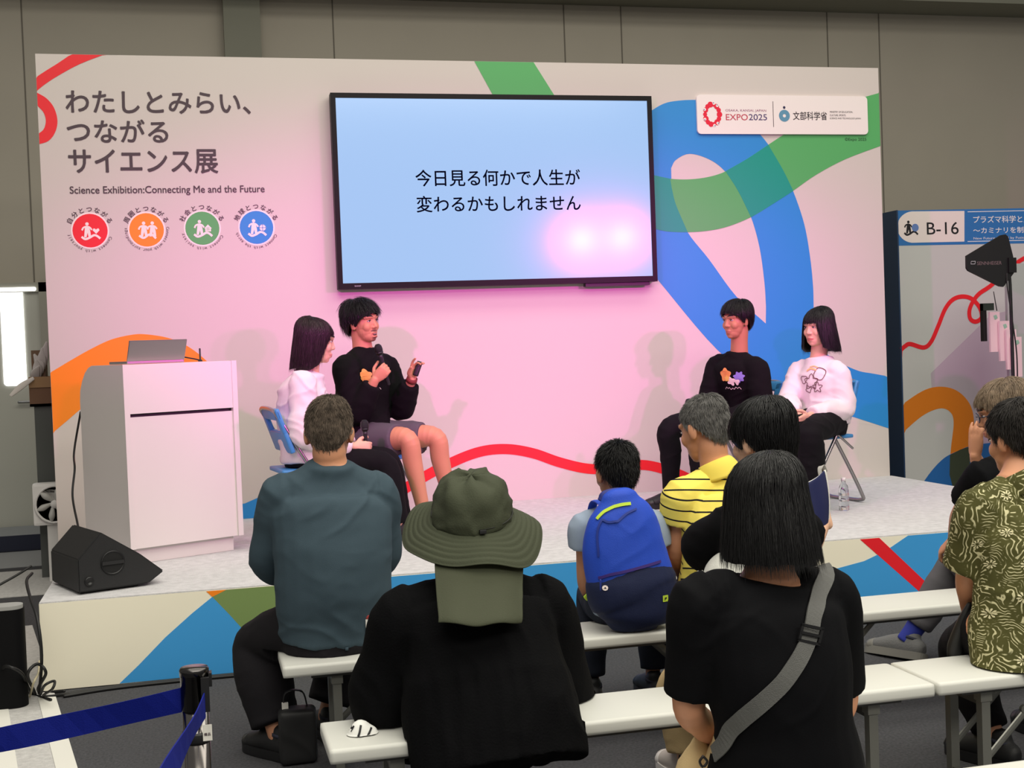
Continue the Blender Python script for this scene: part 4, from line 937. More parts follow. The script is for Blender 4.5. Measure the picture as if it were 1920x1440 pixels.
def person(label, sp):
    """sp: j joints, head (pos, yaw, pitch, roll, size) and clothing"""
    j = {k: J(v) for k, v in sp['j'].items()}
    for k in 'LR':
        j.setdefault('H'+k, None)
    hp, yaw, pitch, roll, hs = sp['head']; M = head_matrix(J(hp), yaw, pitch, roll, hs)
    bs = sp.get('base'); base = V((j['P'].x, j['P'].y, sp.get('floor', 0)))
    root = thing('person', base, label, 'person', sp.get('group'))
    tp = dict(hi=.165, wa=.145, cw=.16, hd=.115, wd=.10, cd=.11); tp.update(sp.get('torso', {})); bsz = sp.get('build', 1.0); vox = sp.get('vox', .006)
    cl = sp.get('seat'); sk = sp.get('skin', m_skin)
    # ---- one continuous body
    b = MB(); pts, rad, sd, fw = torso_rings(j, tp, -.010, -.16); b.tube(pts, rad, 20, 3, side=sd, soft=5)
    sb_ = M @ V((0, -.022, -.06)); b.tube([lerp(j['N'], sb_, -.25), j['N'], lerp(j['N'], sb_, .5), sb_, M @ V((0, -.012, -.0))], [.07*bsz, .061*bsz, .057*bsz, .058*bsz, .05], 32)
    trapezius(b, j, -.006, bsz)
    head_parts(b, M, sp.get('open_mouth', False), sp.get('jaw', 1.0))
    grips = {}
    for s in 'LR':
        p, r = arm_pts(j, s); b.tube(p, [k*bsz*sp.get('armk', 1.0) for k in r], 28, 5)
        hd_ = sp.get('hands', {}).get(s, {})
        dflt = (j['W'+s]-j['E'+s]).normalized(); d = V(hd_.get('d', dflt)); T = V(hd_.get('T', (0, 0, 1)))
        grips[s] = hand(b, j['W'+s], d, T, s, hd_.get('curl', (25, 30, 20)), hd_.get('sc', sp.get('hsz', .98)), hd_.get('spread', 0), hd_.get('thumb', .35), hd_.get('idx'))
        p, r = leg_pts(j, s); b.tube(p, [k*bsz for k in r], 32, 6)
        ft = tuple(sp.get('feet', {}).get(s, (sp['yaw'], 0)))+(0,)
        FM = Matrix.Translation(j['A'+s]) @ Matrix.Rotation(R(ft[0]), 4, 'Z') @ Matrix.Rotation(R(-ft[1]), 4, 'X') @ Matrix.Rotation(R(ft[2]), 4, 'Y')
        b.tube([(0, -.045, -.045), (0, 0, -.035), (0, .07, -.045), (0, .15, -.06)], [(.028, .028), (.032, .04), (.034, .026), (.028, .014)], 12, side=V((1, 0, 0)), M=FM)
    me = b.remesh(vox, 1, fac=.6); clampz(me, cl, .004)
    P = getv(me); Mi = np.array(M.inverted()); q = P @ Mi[:3, :3].T+Mi[:3, 3]
    tint = np.zeros((len(P), 4)); tint[:, 3] = 1
    op = .012 if sp.get('open_mouth') else 0
    lipd = np.abs(q[:, 2]+.067+op*.5)/(.0105+op*.5)+(np.abs(q[:, 0])/.026)**2*.8
    tint[:, 0] = np.clip((1.15-lipd)*4, 0, 1)*(q[:, 1] > .066)*sp.get('lip', .65)
    if sp.get('beard'):
        k1 = np.clip((1-((np.abs(q[:, 2]+.050)/.008)**2+(q[:, 0]/.030)**2))*3, 0, 1); k2 = np.clip((1-((np.abs(q[:, 2]+.098)/.018)**2+(q[:, 0]/.020)**2))*2, 0, 1)
        tint[:, 1] = np.clip(k1*.75+k2*.6, 0, .8)*(q[:, 1] > .055)
    at_ = me.attributes.new('tint', 'FLOAT_COLOR', 'POINT'); at_.data.foreach_set('color', tint.ravel())
    body = link('body', me, sk, root, True)
    if not sp.get('noface'): face_children(root, M, sp.get('eyes', .9), sp.get('open_mouth', False), look=sp.get('look', 0))
    # ---- hair
    if sp.get('hair'):
        hk = dict(sp['hair']); hm = hk.pop('mat'); ht = hk.pop('tb')
        link('hair', hair_mesh(M, ht, **hk), hm, root, True)
    # ---- trousers
    bt_ = sp['bottom']; g = bt_.get('grow', .012); b = MB()
    pts, rad, sd, fw = torso_rings(j, tp, g*.5, -.2, neck=False); nn = 5
    b.tube(pts[:4], rad[:4], 20, 3, side=sd[:4])
    for s in 'LR':
        p, r = leg_pts(j, s); p, r = part_path(p, r, bt_.get('to', 4.9))
        gg = [g, g, g*1.1]+[bt_.get('flare', g)]*4; r = [k*bsz+gg[i] for i, k in enumerate(r)]
        if bt_.get('flat'): r = [(k, k) for k in r]
        b.tube(p, r, 28, 5, cap='flat')
    me = b.remesh(sp.get('cvox', .008), 4); wrinkle(me, bt_.get('wr', .006), sp.get('seed', 1)+9, (.09, .09, .04)); clampz(me, cl, .002)
    trousers = link(bt_.get('name', 'trousers'), me, bt_['mat'], root, True)
    # ---- top
    tpz = sp['top']; g = tpz.get('grow', .010); b = MB()
    pts, rad, sd, fw = torso_rings(j, tp, g, tpz.get('hem', -.12)); n0 = len(pts); soft = 5
    if tpz.get('hemk'): rad[0] = (rad[0][0]*tpz['hemk'], rad[0][1]*tpz['hemk'])
    ck = tpz.get('collar', 1.0)     # how far up the neck ring the cloth reaches
    pts[-1] = lerp(pts[-2], pts[-1], ck); rad[-1] = (rad[-2][0]*(1-ck)+rad[-1][0]*ck, rad[-2][1]*(1-ck)+rad[-1][1]*ck)
    if tpz.get('back'):
        for i in range(n0):
            if i < 4: pts[i] = pts[i]-fw*(tpz['back']*(1, .62, .4, .15)[i])
    b.tube(pts, rad, 22, 3, side=sd, cap='flat', soft=soft)
    trapezius(b, j, g*.85+tpz.get('loose', 0)*.35, bsz, tpz.get('trap', .12))
    for s in 'LR':
        p, r = arm_pts(j, s); p, r = part_path(p, r, tpz.get('sleeve', 4.9) if not isinstance(tpz.get('sleeve'), dict) else tpz['sleeve'][s])
        lo = tpz.get('loose', .0); r = [k*bsz*sp.get('armk', 1.0)+g+lo*min(1, max(0, (i-.4)/2)) for i, k in enumerate(r)]
        if tpz.get('cuff') and len(r) > 5: r[-1] = r[-1]-lo*.7
        b.tube(p, r, 28, 5, cap='flat')
    me = b.remesh(sp.get('cvox', .008), tpz.get('smooth', 9)); wrinkle(me, tpz.get('wr', .006), sp.get('seed', 1), tpz.get('wsc', (.10, .10, .035)))
    clampz(me, sp.get('topseat', cl), .006)
    shirt = link(tpz.get('name', 'sweatshirt'), me, tpz['mat'], root, True)
    # ---- shoes
    if sp.get('shoes'):
        for s in 'LR':
            ft = sp.get('feet', {}).get(s, (sp['yaw'], 0)); shoe(root, j['A'+s], ft[0], ft[1], sp['shoes'], sp.get('sole', m_black), sp.get('shoesc', 1.0), laces=sp.get('laces'), roll=ft[2] if len(ft) > 2 else 0, sock=(sp['sock'], j['K'+s]) if sp.get('sock') else None)
    return dict(root=root, M=M, j=j, body=body, shirt=shirt, trousers=trousers, grips=grips, fw=fw)
def bvh(o):
    m = worldm(o); me = o.data
    return BVHTree.FromPolygons([m @ v.co for v in me.vertices], [tuple(p.vertices) for p in me.polygons])
def decal(name, me, org, u, v, nrm, tree, m, parent, off=.003, cuts=2):
    """a flat u,v print laid on a garment: org + u*x + v*y, dropped along -nrm"""
    bm = bmesh.new(); bm.from_mesh(me)
    if cuts: bmesh.ops.triangulate(bm, faces=bm.faces[:]); bmesh.ops.subdivide_edges(bm, edges=[e for e in bm.edges if e.calc_length() > .006], cuts=cuts, use_grid_fill=False)
    for q in bm.verts:
        p = org+u*q.co.x+v*q.co.y; hit = tree.ray_cast(p+nrm*.35, -nrm)
        q.co = (hit[0]+nrm*off) if hit[0] is not None else p
    bm.to_mesh(me); bm.free(); return link(name, me, m, parent, True)
def strap(name, pts, wd, tree, m, parent, off=.004, thick=.003, n=8):
    """webbing laid over cloth along world points"""
    C_ = [V(p[:3]) for p in crom([tuple(p) for p in pts], n)]; rows = []
    for i, p in enumerate(C_):
        loc, nrm, _, _ = tree.find_nearest(p)
        rows.append((loc+nrm*off, nrm))
    for _ in range(2): rows = [((rows[max(i-1, 0)][0]+rows[i][0]*2+rows[min(i+1, len(rows)-1)][0])/4, (rows[max(i-1, 0)][1]+rows[i][1]*2+rows[min(i+1, len(rows)-1)][1]).normalized()) for i in range(len(rows))]
    vs_, fs_ = [], []
    for i, (p, nr) in enumerate(rows):
        t = (rows[min(i+1, len(rows)-1)][0]-rows[max(i-1, 0)][0]).normalized(); sd = t.cross(nr).normalized()*wd/2
        vs_ += [p-sd, p+sd, p+sd+nr*thick, p-sd+nr*thick]
    for i in range(len(rows)-1):
        k = 4*i
        for q in range(4): fs_.append((k+q, k+(q+1) % 4, k+4+(q+1) % 4, k+4+q))
    fs_ += [(0, 1, 2, 3), tuple(len(vs_)-4+q for q in (3, 2, 1, 0))]
    return MB().add(vs_, fs_).build(name, m, parent, False)
m_mic = mat('mic_body', (24, 24, 27), .4); m_micg = mat('mic_grille', (34, 34, 37), .35, .6, bump=.6, bscale=900)
def microphone(center, axis, label):
    ax = V(axis).normalized(); q = V((0, 0, 1)).rotation_difference(ax).to_matrix().to_4x4(); T = Matrix.Translation(center) @ q
    t = thing('microphone', V(center), label, 'microphone', 'handheld microphones')
    MB().lathe([(.010, -.115), (.0115, -.112), (.0115, -.03), (.0135, .06), (.015, .078)], (0, 0, 0), 16, T).build('handle', m_mic, t, True)
    MB().lathe([(.016, .078), (.0215, .088), (.025, .108), (.022, .130), (.012, .142), (.001, .144)], (0, 0, 0), 18, T).build('grille', m_micg, t, True)
    MB().lathe([(.0225, .085), (.0235, .089), (.0225, .093)], (0, 0, 0), 18, T).build('grille_ring', mat('mic_ring', (60, 60, 64), .3, .8), t, True)
    return t

# ================================================================ PEOPLE ON THE STAGE
def X(px, y, z): return V((at(px, 800, y=y).x, y, z))
CS = h+.452; HZ = CS+.095; KZ = CS+.055; AZ = h+.085
m_wht = mat('white_fleece', (228, 220, 220), .85, bump=.25, bscale=350, spec=.2); m_blk = mat('black_fleece', (14, 13, 15), .9, bump=.25, bscale=350, spec=.15)
m_bpant = mat('black_trouser_cloth', (17, 16, 19), .85, bump=.2, bscale=400, spec=.15); m_short = mat('grey_short_cloth', (88, 82, 90), .85, bump=.2, bscale=400, spec=.2)
m_shoeb = mat('black_shoe', (22, 22, 24), .6); m_lace = mat('grey_lace', (90, 90, 92), .8)
F_HAIR = dict(tb=None)
BOB1 = [(0, .050, 0, .010), (25, .035, .4, .012), (45, .0, .6, .012), (58, -.06, .9, .010), (70, -.135, 1, .010), (95, -.172, 1, .016), (140, -.175, 1, .018), (180, -.18, 1, .018)]
BOB4 = [(0, .028, .6, .012), (34, .024, .6, .012), (44, -.05, .9, .012), (55, -.135, 1, .012), (90, -.172, 1, .018), (180, -.178, 1, .020)]
MEDM = [(0, .052, .5, .022), (22, .040, .5, .024), (45, .030, .4, .022), (62, .005, .2, .018), (78, -.030, 0, .012), (92, .006, 0, .020), (115, -.045, .2, .022), (150, -.078, .2, .022), (180, -.085, .2, .022)]
MEDF = [(0, .052, .7, .022), (22, .046, .6, .024), (48, .028, .4, .022), (62, .005, .2, .016), (78, -.025, 0, .010), (92, .012, 0, .018), (115, -.040, .1, .020), (150, -.072, .1, .018), (180, -.080, .1, .016)]
CROP = [(0, .080, 0, .008), (40, .072, 0, .008), (58, .040, 0, .007), (75, -.010, 0, .004), (90, .018, 0, .006), (112, -.025, 0, .006), (140, -.066, 0, .005), (180, -.078, 0, .005)]

P1 = person('woman in a white sweatshirt seated beside the lectern, dark bob hair, face turned right', dict(
    yaw=-80, floor=h, vox=.0055, build=.93, torso=dict(hi=.165, wa=.15, cw=.165, hd=.125, wd=.115, cd=.12, hunch=.03),
    j=dict(P=X(572, -1.38, HZ+.01), N=(580, 697, -1.38), SR=(568, 722, -1.53), SL=(580, 716, -1.22), ER=(566, 815, -1.58), WR=(664, 838, -1.52), EL=(610, 800, -1.22), WL=(660, 838, -1.36),
           HR=X(588, -1.47, HZ-.045), HL=X(592, -1.28, HZ-.045), KR=X(716, -1.52, KZ-.055), KL=X(722, -1.30, KZ-.055), AR=X(738, -1.48, AZ), AL=X(742, -1.28, AZ)),
    head=((593, 641, -1.38), -91, 8, 0, 1.02), hands=dict(R=dict(d=(.9, .1, -.12), T=(-.1, .1, 1), curl=(48, 62, 40)), L=dict(d=(.8, -.4, -.25), T=(.3, .3, .9), curl=(35, 40, 25))),
    seat=dict(c=(1.49, -1.38), r=.235, z=CS), top=dict(mat=m_wht, grow=.020, loose=.014, cuff=True, hem=-.22, wr=.015, sleeve=4.85), bottom=dict(mat=m_bpant, grow=.010, flare=.035, wr=.008, to=4.8),
    shoes=m_shoeb, hair=dict(tb=BOB1, mat=m_hbrown, n=1500, fl=.06, messy=.003, tip=.004, seed=2), seed=1))
P2 = person('man in a black sweatshirt and grey shorts speaking into a microphone', dict(
    yaw=-125, floor=h, vox=.0042, build=1.06, open_mouth=True, beard=True, jaw=1.08, skin=m_skin3,
    torso=dict(hi=.175, wa=.165, cw=.18, hd=.125, wd=.12, cd=.125, hunch=.03),
    j=dict(P=X(690, -.86, HZ+.01), N=(680, 656, -.82), SR=(648, 690, -.96), SL=(722, 688, -.68), ER=(668, 780, -1.02), WR=(703, 712, -1.10), EL=(752, 768, -.78), WL=(772, 712, -.92),
           HR=X(684, -.95, HZ), HL=X(712, -.80, HZ), KR=(764, 824, -1.20), KL=(816, 820, -1.00), AR=X(790, -1.20, AZ), AL=X(842, -.96, AZ)),
    head=((680, 606, -.84), -139, -2, 4, 1.05), hands=dict(R=dict(d=(.55, -.3, .55), T=(-.30, -.08, .93), curl=(50, 68, 45), thumb=.5), L=dict(d=(.25, -.15, .95), T=(-.75, -.5, .25), curl=(35, 38, 22), spread=9, idx={0: (12, 22, 15), 2: (30, 30, 20), 3: (20, 25, 15)})),
    seat=dict(c=(1.99, -.84), r=.235, z=CS), top=dict(mat=m_blk, grow=.022, loose=.014, cuff=True, hem=-.13,  wr=.009, sleeve=4.75), bottom=dict(name='shorts', mat=m_short, grow=.022, flare=.034, wr=.006, to=1.55),
    shoes=m_shoeb, hair=dict(tb=MEDM, mat=m_hblack, n=1500, messy=.011, tip=.020, slen=(.25, .7), seed=4, crown=(0, -.03)), seed=2, lip=.5, look=.3))
P3 = person('man in a black sweatshirt and black trousers seated on the right looking left', dict(
    yaw=125, floor=h, vox=.0042, skin=m_skin2, build=.98, torso=dict(hi=.165, wa=.15, cw=.17, hd=.12, wd=.11, cd=.115, hunch=.02),
    j=dict(P=X(1400, -.86, HZ+.01), N=(1386, 663, -.88), SR=(1347, 685, -.74), SL=(1418, 690, -1.02), ER=(1328, 752, -.76), WR=(1312, 788, -1.0), EL=(1428, 764, -1.06), WL=(1350, 790, -1.10),
           HR=X(1374, -.80, HZ), HL=X(1412, -.95, HZ), KR=X(1256, -.98, KZ+.02), KL=X(1312, -1.28, KZ), AR=X(1254, -.90, AZ), AL=X(1308, -1.16, AZ)),
    head=((1381, 602, -.91), 112, 2, 0, 1.0), hands=dict(R=dict(d=(-.75, -.3, -.2), T=(-.35, .1, .93), curl=(48, 62, 42)), L=dict(d=(-.85, .1, -.15), T=(0, .3, .95), curl=(40, 50, 30))),
    seat=dict(c=(4.45, -.84), r=.235, z=CS), top=dict(mat=m_blk, grow=.022, loose=.012, cuff=True, hem=-.13,  wr=.009, sleeve=4.8), bottom=dict(mat=m_bpant, grow=.012, flare=.016, wr=.007, to=4.7),
    feet=dict(R=(98, 0), L=(115, 0)), shoes=m_shoeb, sole=m_black, laces=m_lace, hair=dict(tb=MEDF, mat=m_hblack, n=1300, messy=.005, tip=.008, slen=(.35, .9), seed=5), seed=3, look=-.2))
P4 = person('woman in a white sweatshirt seated on the right, black bob with a straight fringe', dict(
    yaw=131, floor=h, vox=.0042, build=.92, jaw=1.07, torso=dict(hi=.165, wa=.155, cw=.17, hd=.125, wd=.115, cd=.12, hunch=.02),
    j=dict(P=X(1546, -1.26, HZ+.01), N=(1535, 671, -1.22), SR=(1502, 697, -1.10), SL=(1570, 699, -1.36), ER=(1478, 752, -1.18), WR=(1484, 776, -1.42), EL=(1582, 766, -1.42), WL=(1516, 781, -1.56),
           HR=X(1530, -1.18, HZ), HL=X(1560, -1.36, HZ), KR=X(1496, -1.56, KZ), KL=X(1520, -1.74, KZ), AR=X(1496, -1.52, AZ), AL=X(1520, -1.68, AZ)),
    head=((1533, 615, -1.24), 114, 3, 0, .98), hands=dict(R=dict(d=(.25, -.75, -.35), T=(.5, .2, .8), curl=(30, 40, 25)), L=dict(d=(-.75, -.3, -.3), T=(.0, -.3, .9), curl=(35, 42, 28))),
    seat=dict(c=(4.79, -1.20), r=.235, z=CS), top=dict(mat=m_wht, grow=.024, loose=.011, cuff=True, hem=-.16, wr=.016, sleeve=4.8), bottom=dict(mat=m_bpant, grow=.016, flare=.030, wr=.008, to=4.7),
    feet=dict(R=(140, 0), L=(130, 0)), shoes=m_shoeb, hair=dict(tb=BOB4, mat=m_hblack, n=1700, fl=.30, messy=.0026, tip=.008, seed=6), seed=4, lip=.9, look=-.2))
# generic prints on the four sweatshirts
def front_print(p, shapes, px, py, py_y, yawf, w=1.0):
    o = J((px, py, py_y)); n = V((-math.sin(R(yawf)), math.cos(R(yawf)), 0)); u = n.cross(V((0, 0, 1))) * -1
    u = V((0, 0, 1)).cross(n); tree = bvh(p['shirt'])
    for k, (nm, polys, m) in enumerate(shapes): decal(nm, join([curve_mesh([q]) for q in polys]), o, u, V((0, 0, 1)), n, tree, m, p['shirt'], .005+.0012*k, 3)
po_, pv_, pp_, pk_, py2 = mat('print_peach', (240, 166, 92), .7), mat('print_violet', (124, 116, 190), .7), mat('print_pale', (236, 226, 214), .7), mat('print_line', (96, 56, 60), .7), mat('print_yellow', (240, 196, 96), .7)
blob = lambda cx, cz, r, k, a, ph=0: [(cx+(r+a*math.sin(k*t+ph))*math.cos(t), cz+(r+a*math.sin(k*t+ph))*math.sin(t)) for t in np.linspace(0, 2*math.pi, 40, endpoint=False)]
front_print(P3, [('orange_print', [blob(-.045, .012, .042, 5, .006)], po_), ('violet_print', [blob(.055, -.004, .034, 7, .006)], pv_), ('pale_print', [blob(0, -.03, .026, 4, .006), blob(.04, -.035, .018, 3, .004)], pp_), ('yellow_print', [blob(-.03, -.012, .018, 5, .004)], py2)], 1362, 707, -1.0, 125)
front_print(P3, [('script_print', [stroke([(-.06+.012*k, -.078+(.006 if k % 2 else -.004)+.004*math.sin(k)) for k in range(11)], .003)], pp_)], 1362, 707, -1.0, 125)
front_print(P2, [('orange_print', [blob(0, 0, .036, 5, .007), blob(-.035, -.012, .018, 4, .004)], po_), ('script_print', [stroke([(.03+.011*k, -.085+(.006 if k % 2 else -.004)) for k in range(7)], .003)], pp_)], 692, 704, -1.0, -125)
ln = lambda pts, w=.0042, c=True: stroke(pts+[pts[0]] if c else pts, w)
front_print(P4, [('line_print', [ln(blob(.045, .035, .038, 4, .003)[::3]), ln(blob(-.01, -.015, .040, 5, .012)[::2]), ln(blob(-.065, .0, .024, 3, .004)[::3]), ln(blob(.035, -.05, .026, 5, .009)[::2]), ln(blob(-.03, -.062, .020, 4, .004)[::3])], pk_),
                 ('swoosh_print', [stroke([(-.05, .055), (-.02, .07), (.02, .06)], .010), stroke([(-.03, .08), (0, .085), (.03, .075)], .006)], mat('print_apricot', (246, 190, 130), .7))], 1519, 712, -1.35, 131)
# things they hold
def grip_mic(p, s, axis, lab, up=.02):
    ax = V(axis).normalized(); return microphone(p['grips'][s][0]+ax*up, ax, lab)
grip_mic(P1, 'R', (-.02, 0, 1), 'black microphone held upright on the lap by the woman beside the lectern')
grip_mic(P2, 'R', (-.24, -.06, .96), 'black microphone held to the chin of the speaking man')
grip_mic(P3, 'R', (-.25, 0, 1), 'black microphone held on the lap by the man in black on the right')
o = P2['grips']['L'][0]; QM = Matrix.Translation(o) @ Euler((R(-12), R(18), R(-30))).to_matrix().to_4x4()
ck_ = thing('presentation_remote', o, 'small black presentation remote in the raised hand of the speaking man', 'remote')
MB().box((-.017, -.010, -.045), (.017, .010, .05), QM, bev=.007).build('body', m_black, ck_, True)
MB().lathe([(.007, .0), (.007, .002), (.001, .0025)], (0, 0, 0), 14, QM @ Matrix.Translation((0, -.0098, .02)) @ Matrix.Rotation(R(90), 4, 'X')).build('button', mat('dark_button', (60, 60, 62), .4), ck_, True)
wl = P2['j']['WL']; wd = (P2['j']['WL']-P2['j']['EL']).normalized()
MB().tube([wl-wd*.012, wl+wd*.014], [.036, .034], 18, cap='flat').build('wristband', mat('wristband_red', (120, 44, 40), .7), P2['root'], True)

# ================================================================ AUDIENCE
bz = BZ; hz = bz+.09; kz = bz+.06; az = .088
def seat(y0): return dict(y0=y0-.02, y1=y0+BD+.02, z=bz)
m_teal_s = mat('dark_teal_jersey', (60, 76, 86), .85, bump=.2, bscale=400, spec=.2); m_dk = mat('charcoal_trouser_cloth', (24, 22, 26), .85, bump=.25, bscale=350, spec=.2)
m_blouse = mat('black_crepe', (9, 9, 11), .9, bump=.5, bscale=160, spec=.08); m_tee = mat('black_jersey', (10, 10, 13), .85, bump=.15, bscale=400, spec=.1)
m_olv = mat('olive_ripstop', (63, 67, 52), .8, bump=.3, bscale=220, spec=.2); m_olv2 = mat('olive_ripstop_flap', (62, 65, 50), .8, bump=.3, bscale=220, spec=.2)
m_gt = mat('heather_grey_jersey', (150, 164, 184), .85, bump=.2, bscale=400, spec=.2); m_jean = mat('dark_denim', (40, 44, 56), .85, bump=.3, bscale=300, spec=.2); m_khk = mat('khaki_cotton', (198, 172, 128), .85, bump=.25, bscale=300, spec=.2)
A1 = person('man in a dark teal long-sleeved shirt with cropped greying hair, front bench at the left', dict(
    yaw=-4, build=1.05, skin=m_skin3, torso=dict(hi=.178, wa=.192, cw=.198, hd=.13, wd=.125, cd=.13, hunch=.05, nr=.066),
    j=dict(P=X(610, -4.10, hz), N=(619, 868, -4.09), SL=(528, 930, -4.08), SR=(707, 924, -4.06), EL=(506, 1048, -3.98), WL=(556, 1085, -3.74), ER=(716, 1040, -3.96), WR=(672, 1075, -3.72),
           HL=X(562, -4.08, hz), HR=X(656, -4.08, hz), KL=(480, 1207, -3.84), KR=X(655, -3.70, kz), AL=X(497, -3.98, az), AR=X(592, -3.80, az)),
    head=((617, 815, -4.06), -10, 12, 0, 1.06), seat=seat(R1), feet=dict(L=(35, 0), R=(10, 0)),
    top=dict(name='shirt', mat=m_teal_s, grow=.020, loose=.012, hem=-.10,  wr=.012, sleeve=3.9, wsc=(.16, .16, .045)), bottom=dict(mat=m_dk, grow=.020, flare=.050, wr=.009, to=4.6),
    shoes=m_shoeb, hair=dict(tb=CROP, mat=m_hgrey, n=2600, messy=.0016, tip=.006, slen=(.035, .10), rad=.0012, seed=11, lift=.001, nseg=4, crown=(.01, -.05)), seed=11))
A2 = person('woman in a black gathered blouse and olive wide-brimmed sun hat seen from behind', dict(
    yaw=-8, build=.95, torso=dict(hi=.22, wa=.205, cw=.195, hd=.15, wd=.14, cd=.135, hunch=.05),
    j=dict(P=X(890, -5.20, hz), N=(893, 1092, -5.12), SL=(758, 1158, -5.15), SR=(1015, 1135, -5.12), EL=(722, 1320, -5.08), WL=(790, 1385, -4.88), ER=(1050, 1325, -5.02), WR=(985, 1390, -4.84),
           HL=X(825, -5.13, hz), HR=X(955, -5.13, hz), KL=X(820, -4.75, kz), KR=X(950, -4.75, kz), AL=X(820, -4.72, az), AR=X(950, -4.72, az)),
    head=((885, 985, -5.06), -8, -16, 0, 1.0), seat=seat(R2), topseat=dict(y0=R2-.012, y1=R2+BD+.03, z=bz, deep=.5),
    top=dict(name='blouse', mat=m_blouse, grow=.028, loose=.04, hem=-.85, hemk=1.05, back=.10,  wr=.016, sleeve=4.8, wsc=(.055, .2, .22)), bottom=dict(mat=m_bpant, grow=.02, flare=.03, wr=.006, to=4.6),
    shoes=m_shoeb, hair=dict(tb=[(0, .06, 0, .006), (60, .0, .3, .008), (90, -.08, .8, .006), (130, -.15, .6, .002), (180, -.16, .6, .0)], mat=m_hblack, n=700, messy=.005, seed=12), seed=12))
A3 = person('boy in a grey T-shirt with short black hair wearing a blue backpack', dict(
    yaw=-3, build=.80, skin=m_skin2, armk=.95, torso=dict(hi=.14, wa=.125, cw=.135, hd=.10, wd=.09, cd=.095, hunch=.02, nr=.05), hsz=.8,
    j=dict(P=X(1168, -4.08, hz-.01), N=(1155, 945, -4.10), SL=(1098, 985, -4.09), SR=(1222, 982, -4.07), EL=(1096, 1088, -4.05), WL=(1108, 1130, -3.88), ER=(1238, 1085, -4.03), WR=(1220, 1130, -3.86),
           HL=X(1128, -4.08, hz-.015), HR=X(1208, -4.08, hz-.015), KL=X(1100, -3.72, kz-.02), KR=X(1212, -3.72, kz-.02), AL=X(1092, -3.76, az), AR=X(1208, -3.76, az)),
    head=((1156, 888, -4.06), 4, 4, 0, .98), seat=seat(R1),
    top=dict(name='shirt', mat=m_gt, grow=.014, loose=.022, hem=-.12,  wr=.006, sleeve=1.75), bottom=dict(mat=m_jean, grow=.018, flare=.022, wr=.006, to=4.6),
    shoes=m_shoeb, hair=dict(tb=CROP, mat=m_hblack, n=2600, messy=.0022, tip=.010, slen=(.06, .18), rad=.0015, seed=13, lift=.004, nseg=4), seed=13))
m_polo = mat('yellow_striped_pique', (242, 222, 104), .85, bump=.25, bscale=400, spec=.2)
A4 = person('man in a yellow polo shirt with thin black stripes, front bench beside the boy', dict(
    cvox=.0055, yaw=4, build=1.02, skin=m_skin3, torso=dict(hi=.175, wa=.175, cw=.185, hd=.13, wd=.12, cd=.12, hunch=.05, nr=.066),
    j=dict(P=X(1350, -4.10, hz), N=(1342, 878, -4.06), SL=(1280, 930, -4.10), SR=(1430, 925, -4.00), EL=(1268, 1035, -4.04), WL=(1292, 1100, -3.80), ER=(1440, 1035, -3.9), WR=(1400, 1090, -3.70),
           HL=X(1310, -4.07, hz), HR=X(1395, -4.07, hz), KL=X(1300, -3.68, kz), KR=X(1400, -3.68, kz), AL=X(1300, -3.72, az), AR=X(1400, -3.72, az)),
    head=((1320, 806, -4.02), 26, 14, 0, 1.05), seat=seat(R1),
    top=dict(name='polo_shirt', mat=m_polo, grow=.018, loose=.020, hem=-.10,  wr=.006, sleeve=1.85), bottom=dict(mat=m_dk, grow=.018, flare=.025, wr=.006, to=4.6),
    shoes=m_shoeb, hair=dict(tb=CROP, mat=m_hgw, n=2800, messy=.002, tip=.007, slen=(.06, .16), rad=.0014, seed=14, lift=.002, nseg=4), seed=14))
A5T = [(0, .03, .5, .018), (50, .0, .4, .018), (75, -.03, .1, .014), (92, .0, .1, .016), (112, -.045, .3, .018), (150, -.082, .3, .018), (180, -.09, .3, .018)]
A5 = person('person in a loose black top with short black hair holding up a navy booklet', dict(
    yaw=6, build=.95, torso=dict(hi=.17, wa=.14, cw=.14, hd=.12, wd=.105, cd=.105, hunch=.03),
    j=dict(P=X(1420, -5.16, hz), N=(1432, 905, -5.10), SL=(1388, 984, -5.12), SR=(1478, 978, -5.06), EL=(1322, 1026, -4.95), WL=(1400, 1050, -4.74), ER=(1518, 1022, -4.90), WR=(1545, 975, -4.78),
           HL=X(1375, -5.12, hz), HR=X(1470, -5.12, hz), KL=(1278, 1290, -4.72), KR=X(1500, -4.72, kz), AL=X(1268, -4.76, az), AR=X(1490, -4.74, az)),
    head=((1428, 828, -5.06), 22, 6, 0, 1.0), seat=seat(R2), hands=dict(R=dict(d=(-.1, .5, .8), T=(-.8, .3, .3), curl=(30, 40, 25))),
    top=dict(name='loose_top', mat=m_tee, grow=.018, loose=.024, hem=.26,  wr=.008, sleeve=dict(L=3.5, R=2.2)), bottom=dict(mat=m_khk, grow=.024, flare=.034, wr=.007, to=4.7),
    shoes=mat('pale_shoe', (200, 190, 184), .6), sole=m_white, hair=dict(tb=A5T, mat=m_hblack, n=1800, messy=.005, tip=.006, slen=(.25, .7), seed=15), seed=15))
LONG = [(0, .03, .6, .012), (40, -.02, .8, .012), (60, -.10, 1, .010), (90, -.120, 1, .014), (150, -.128, .95, .014), (180, -.130, .92, .014)]
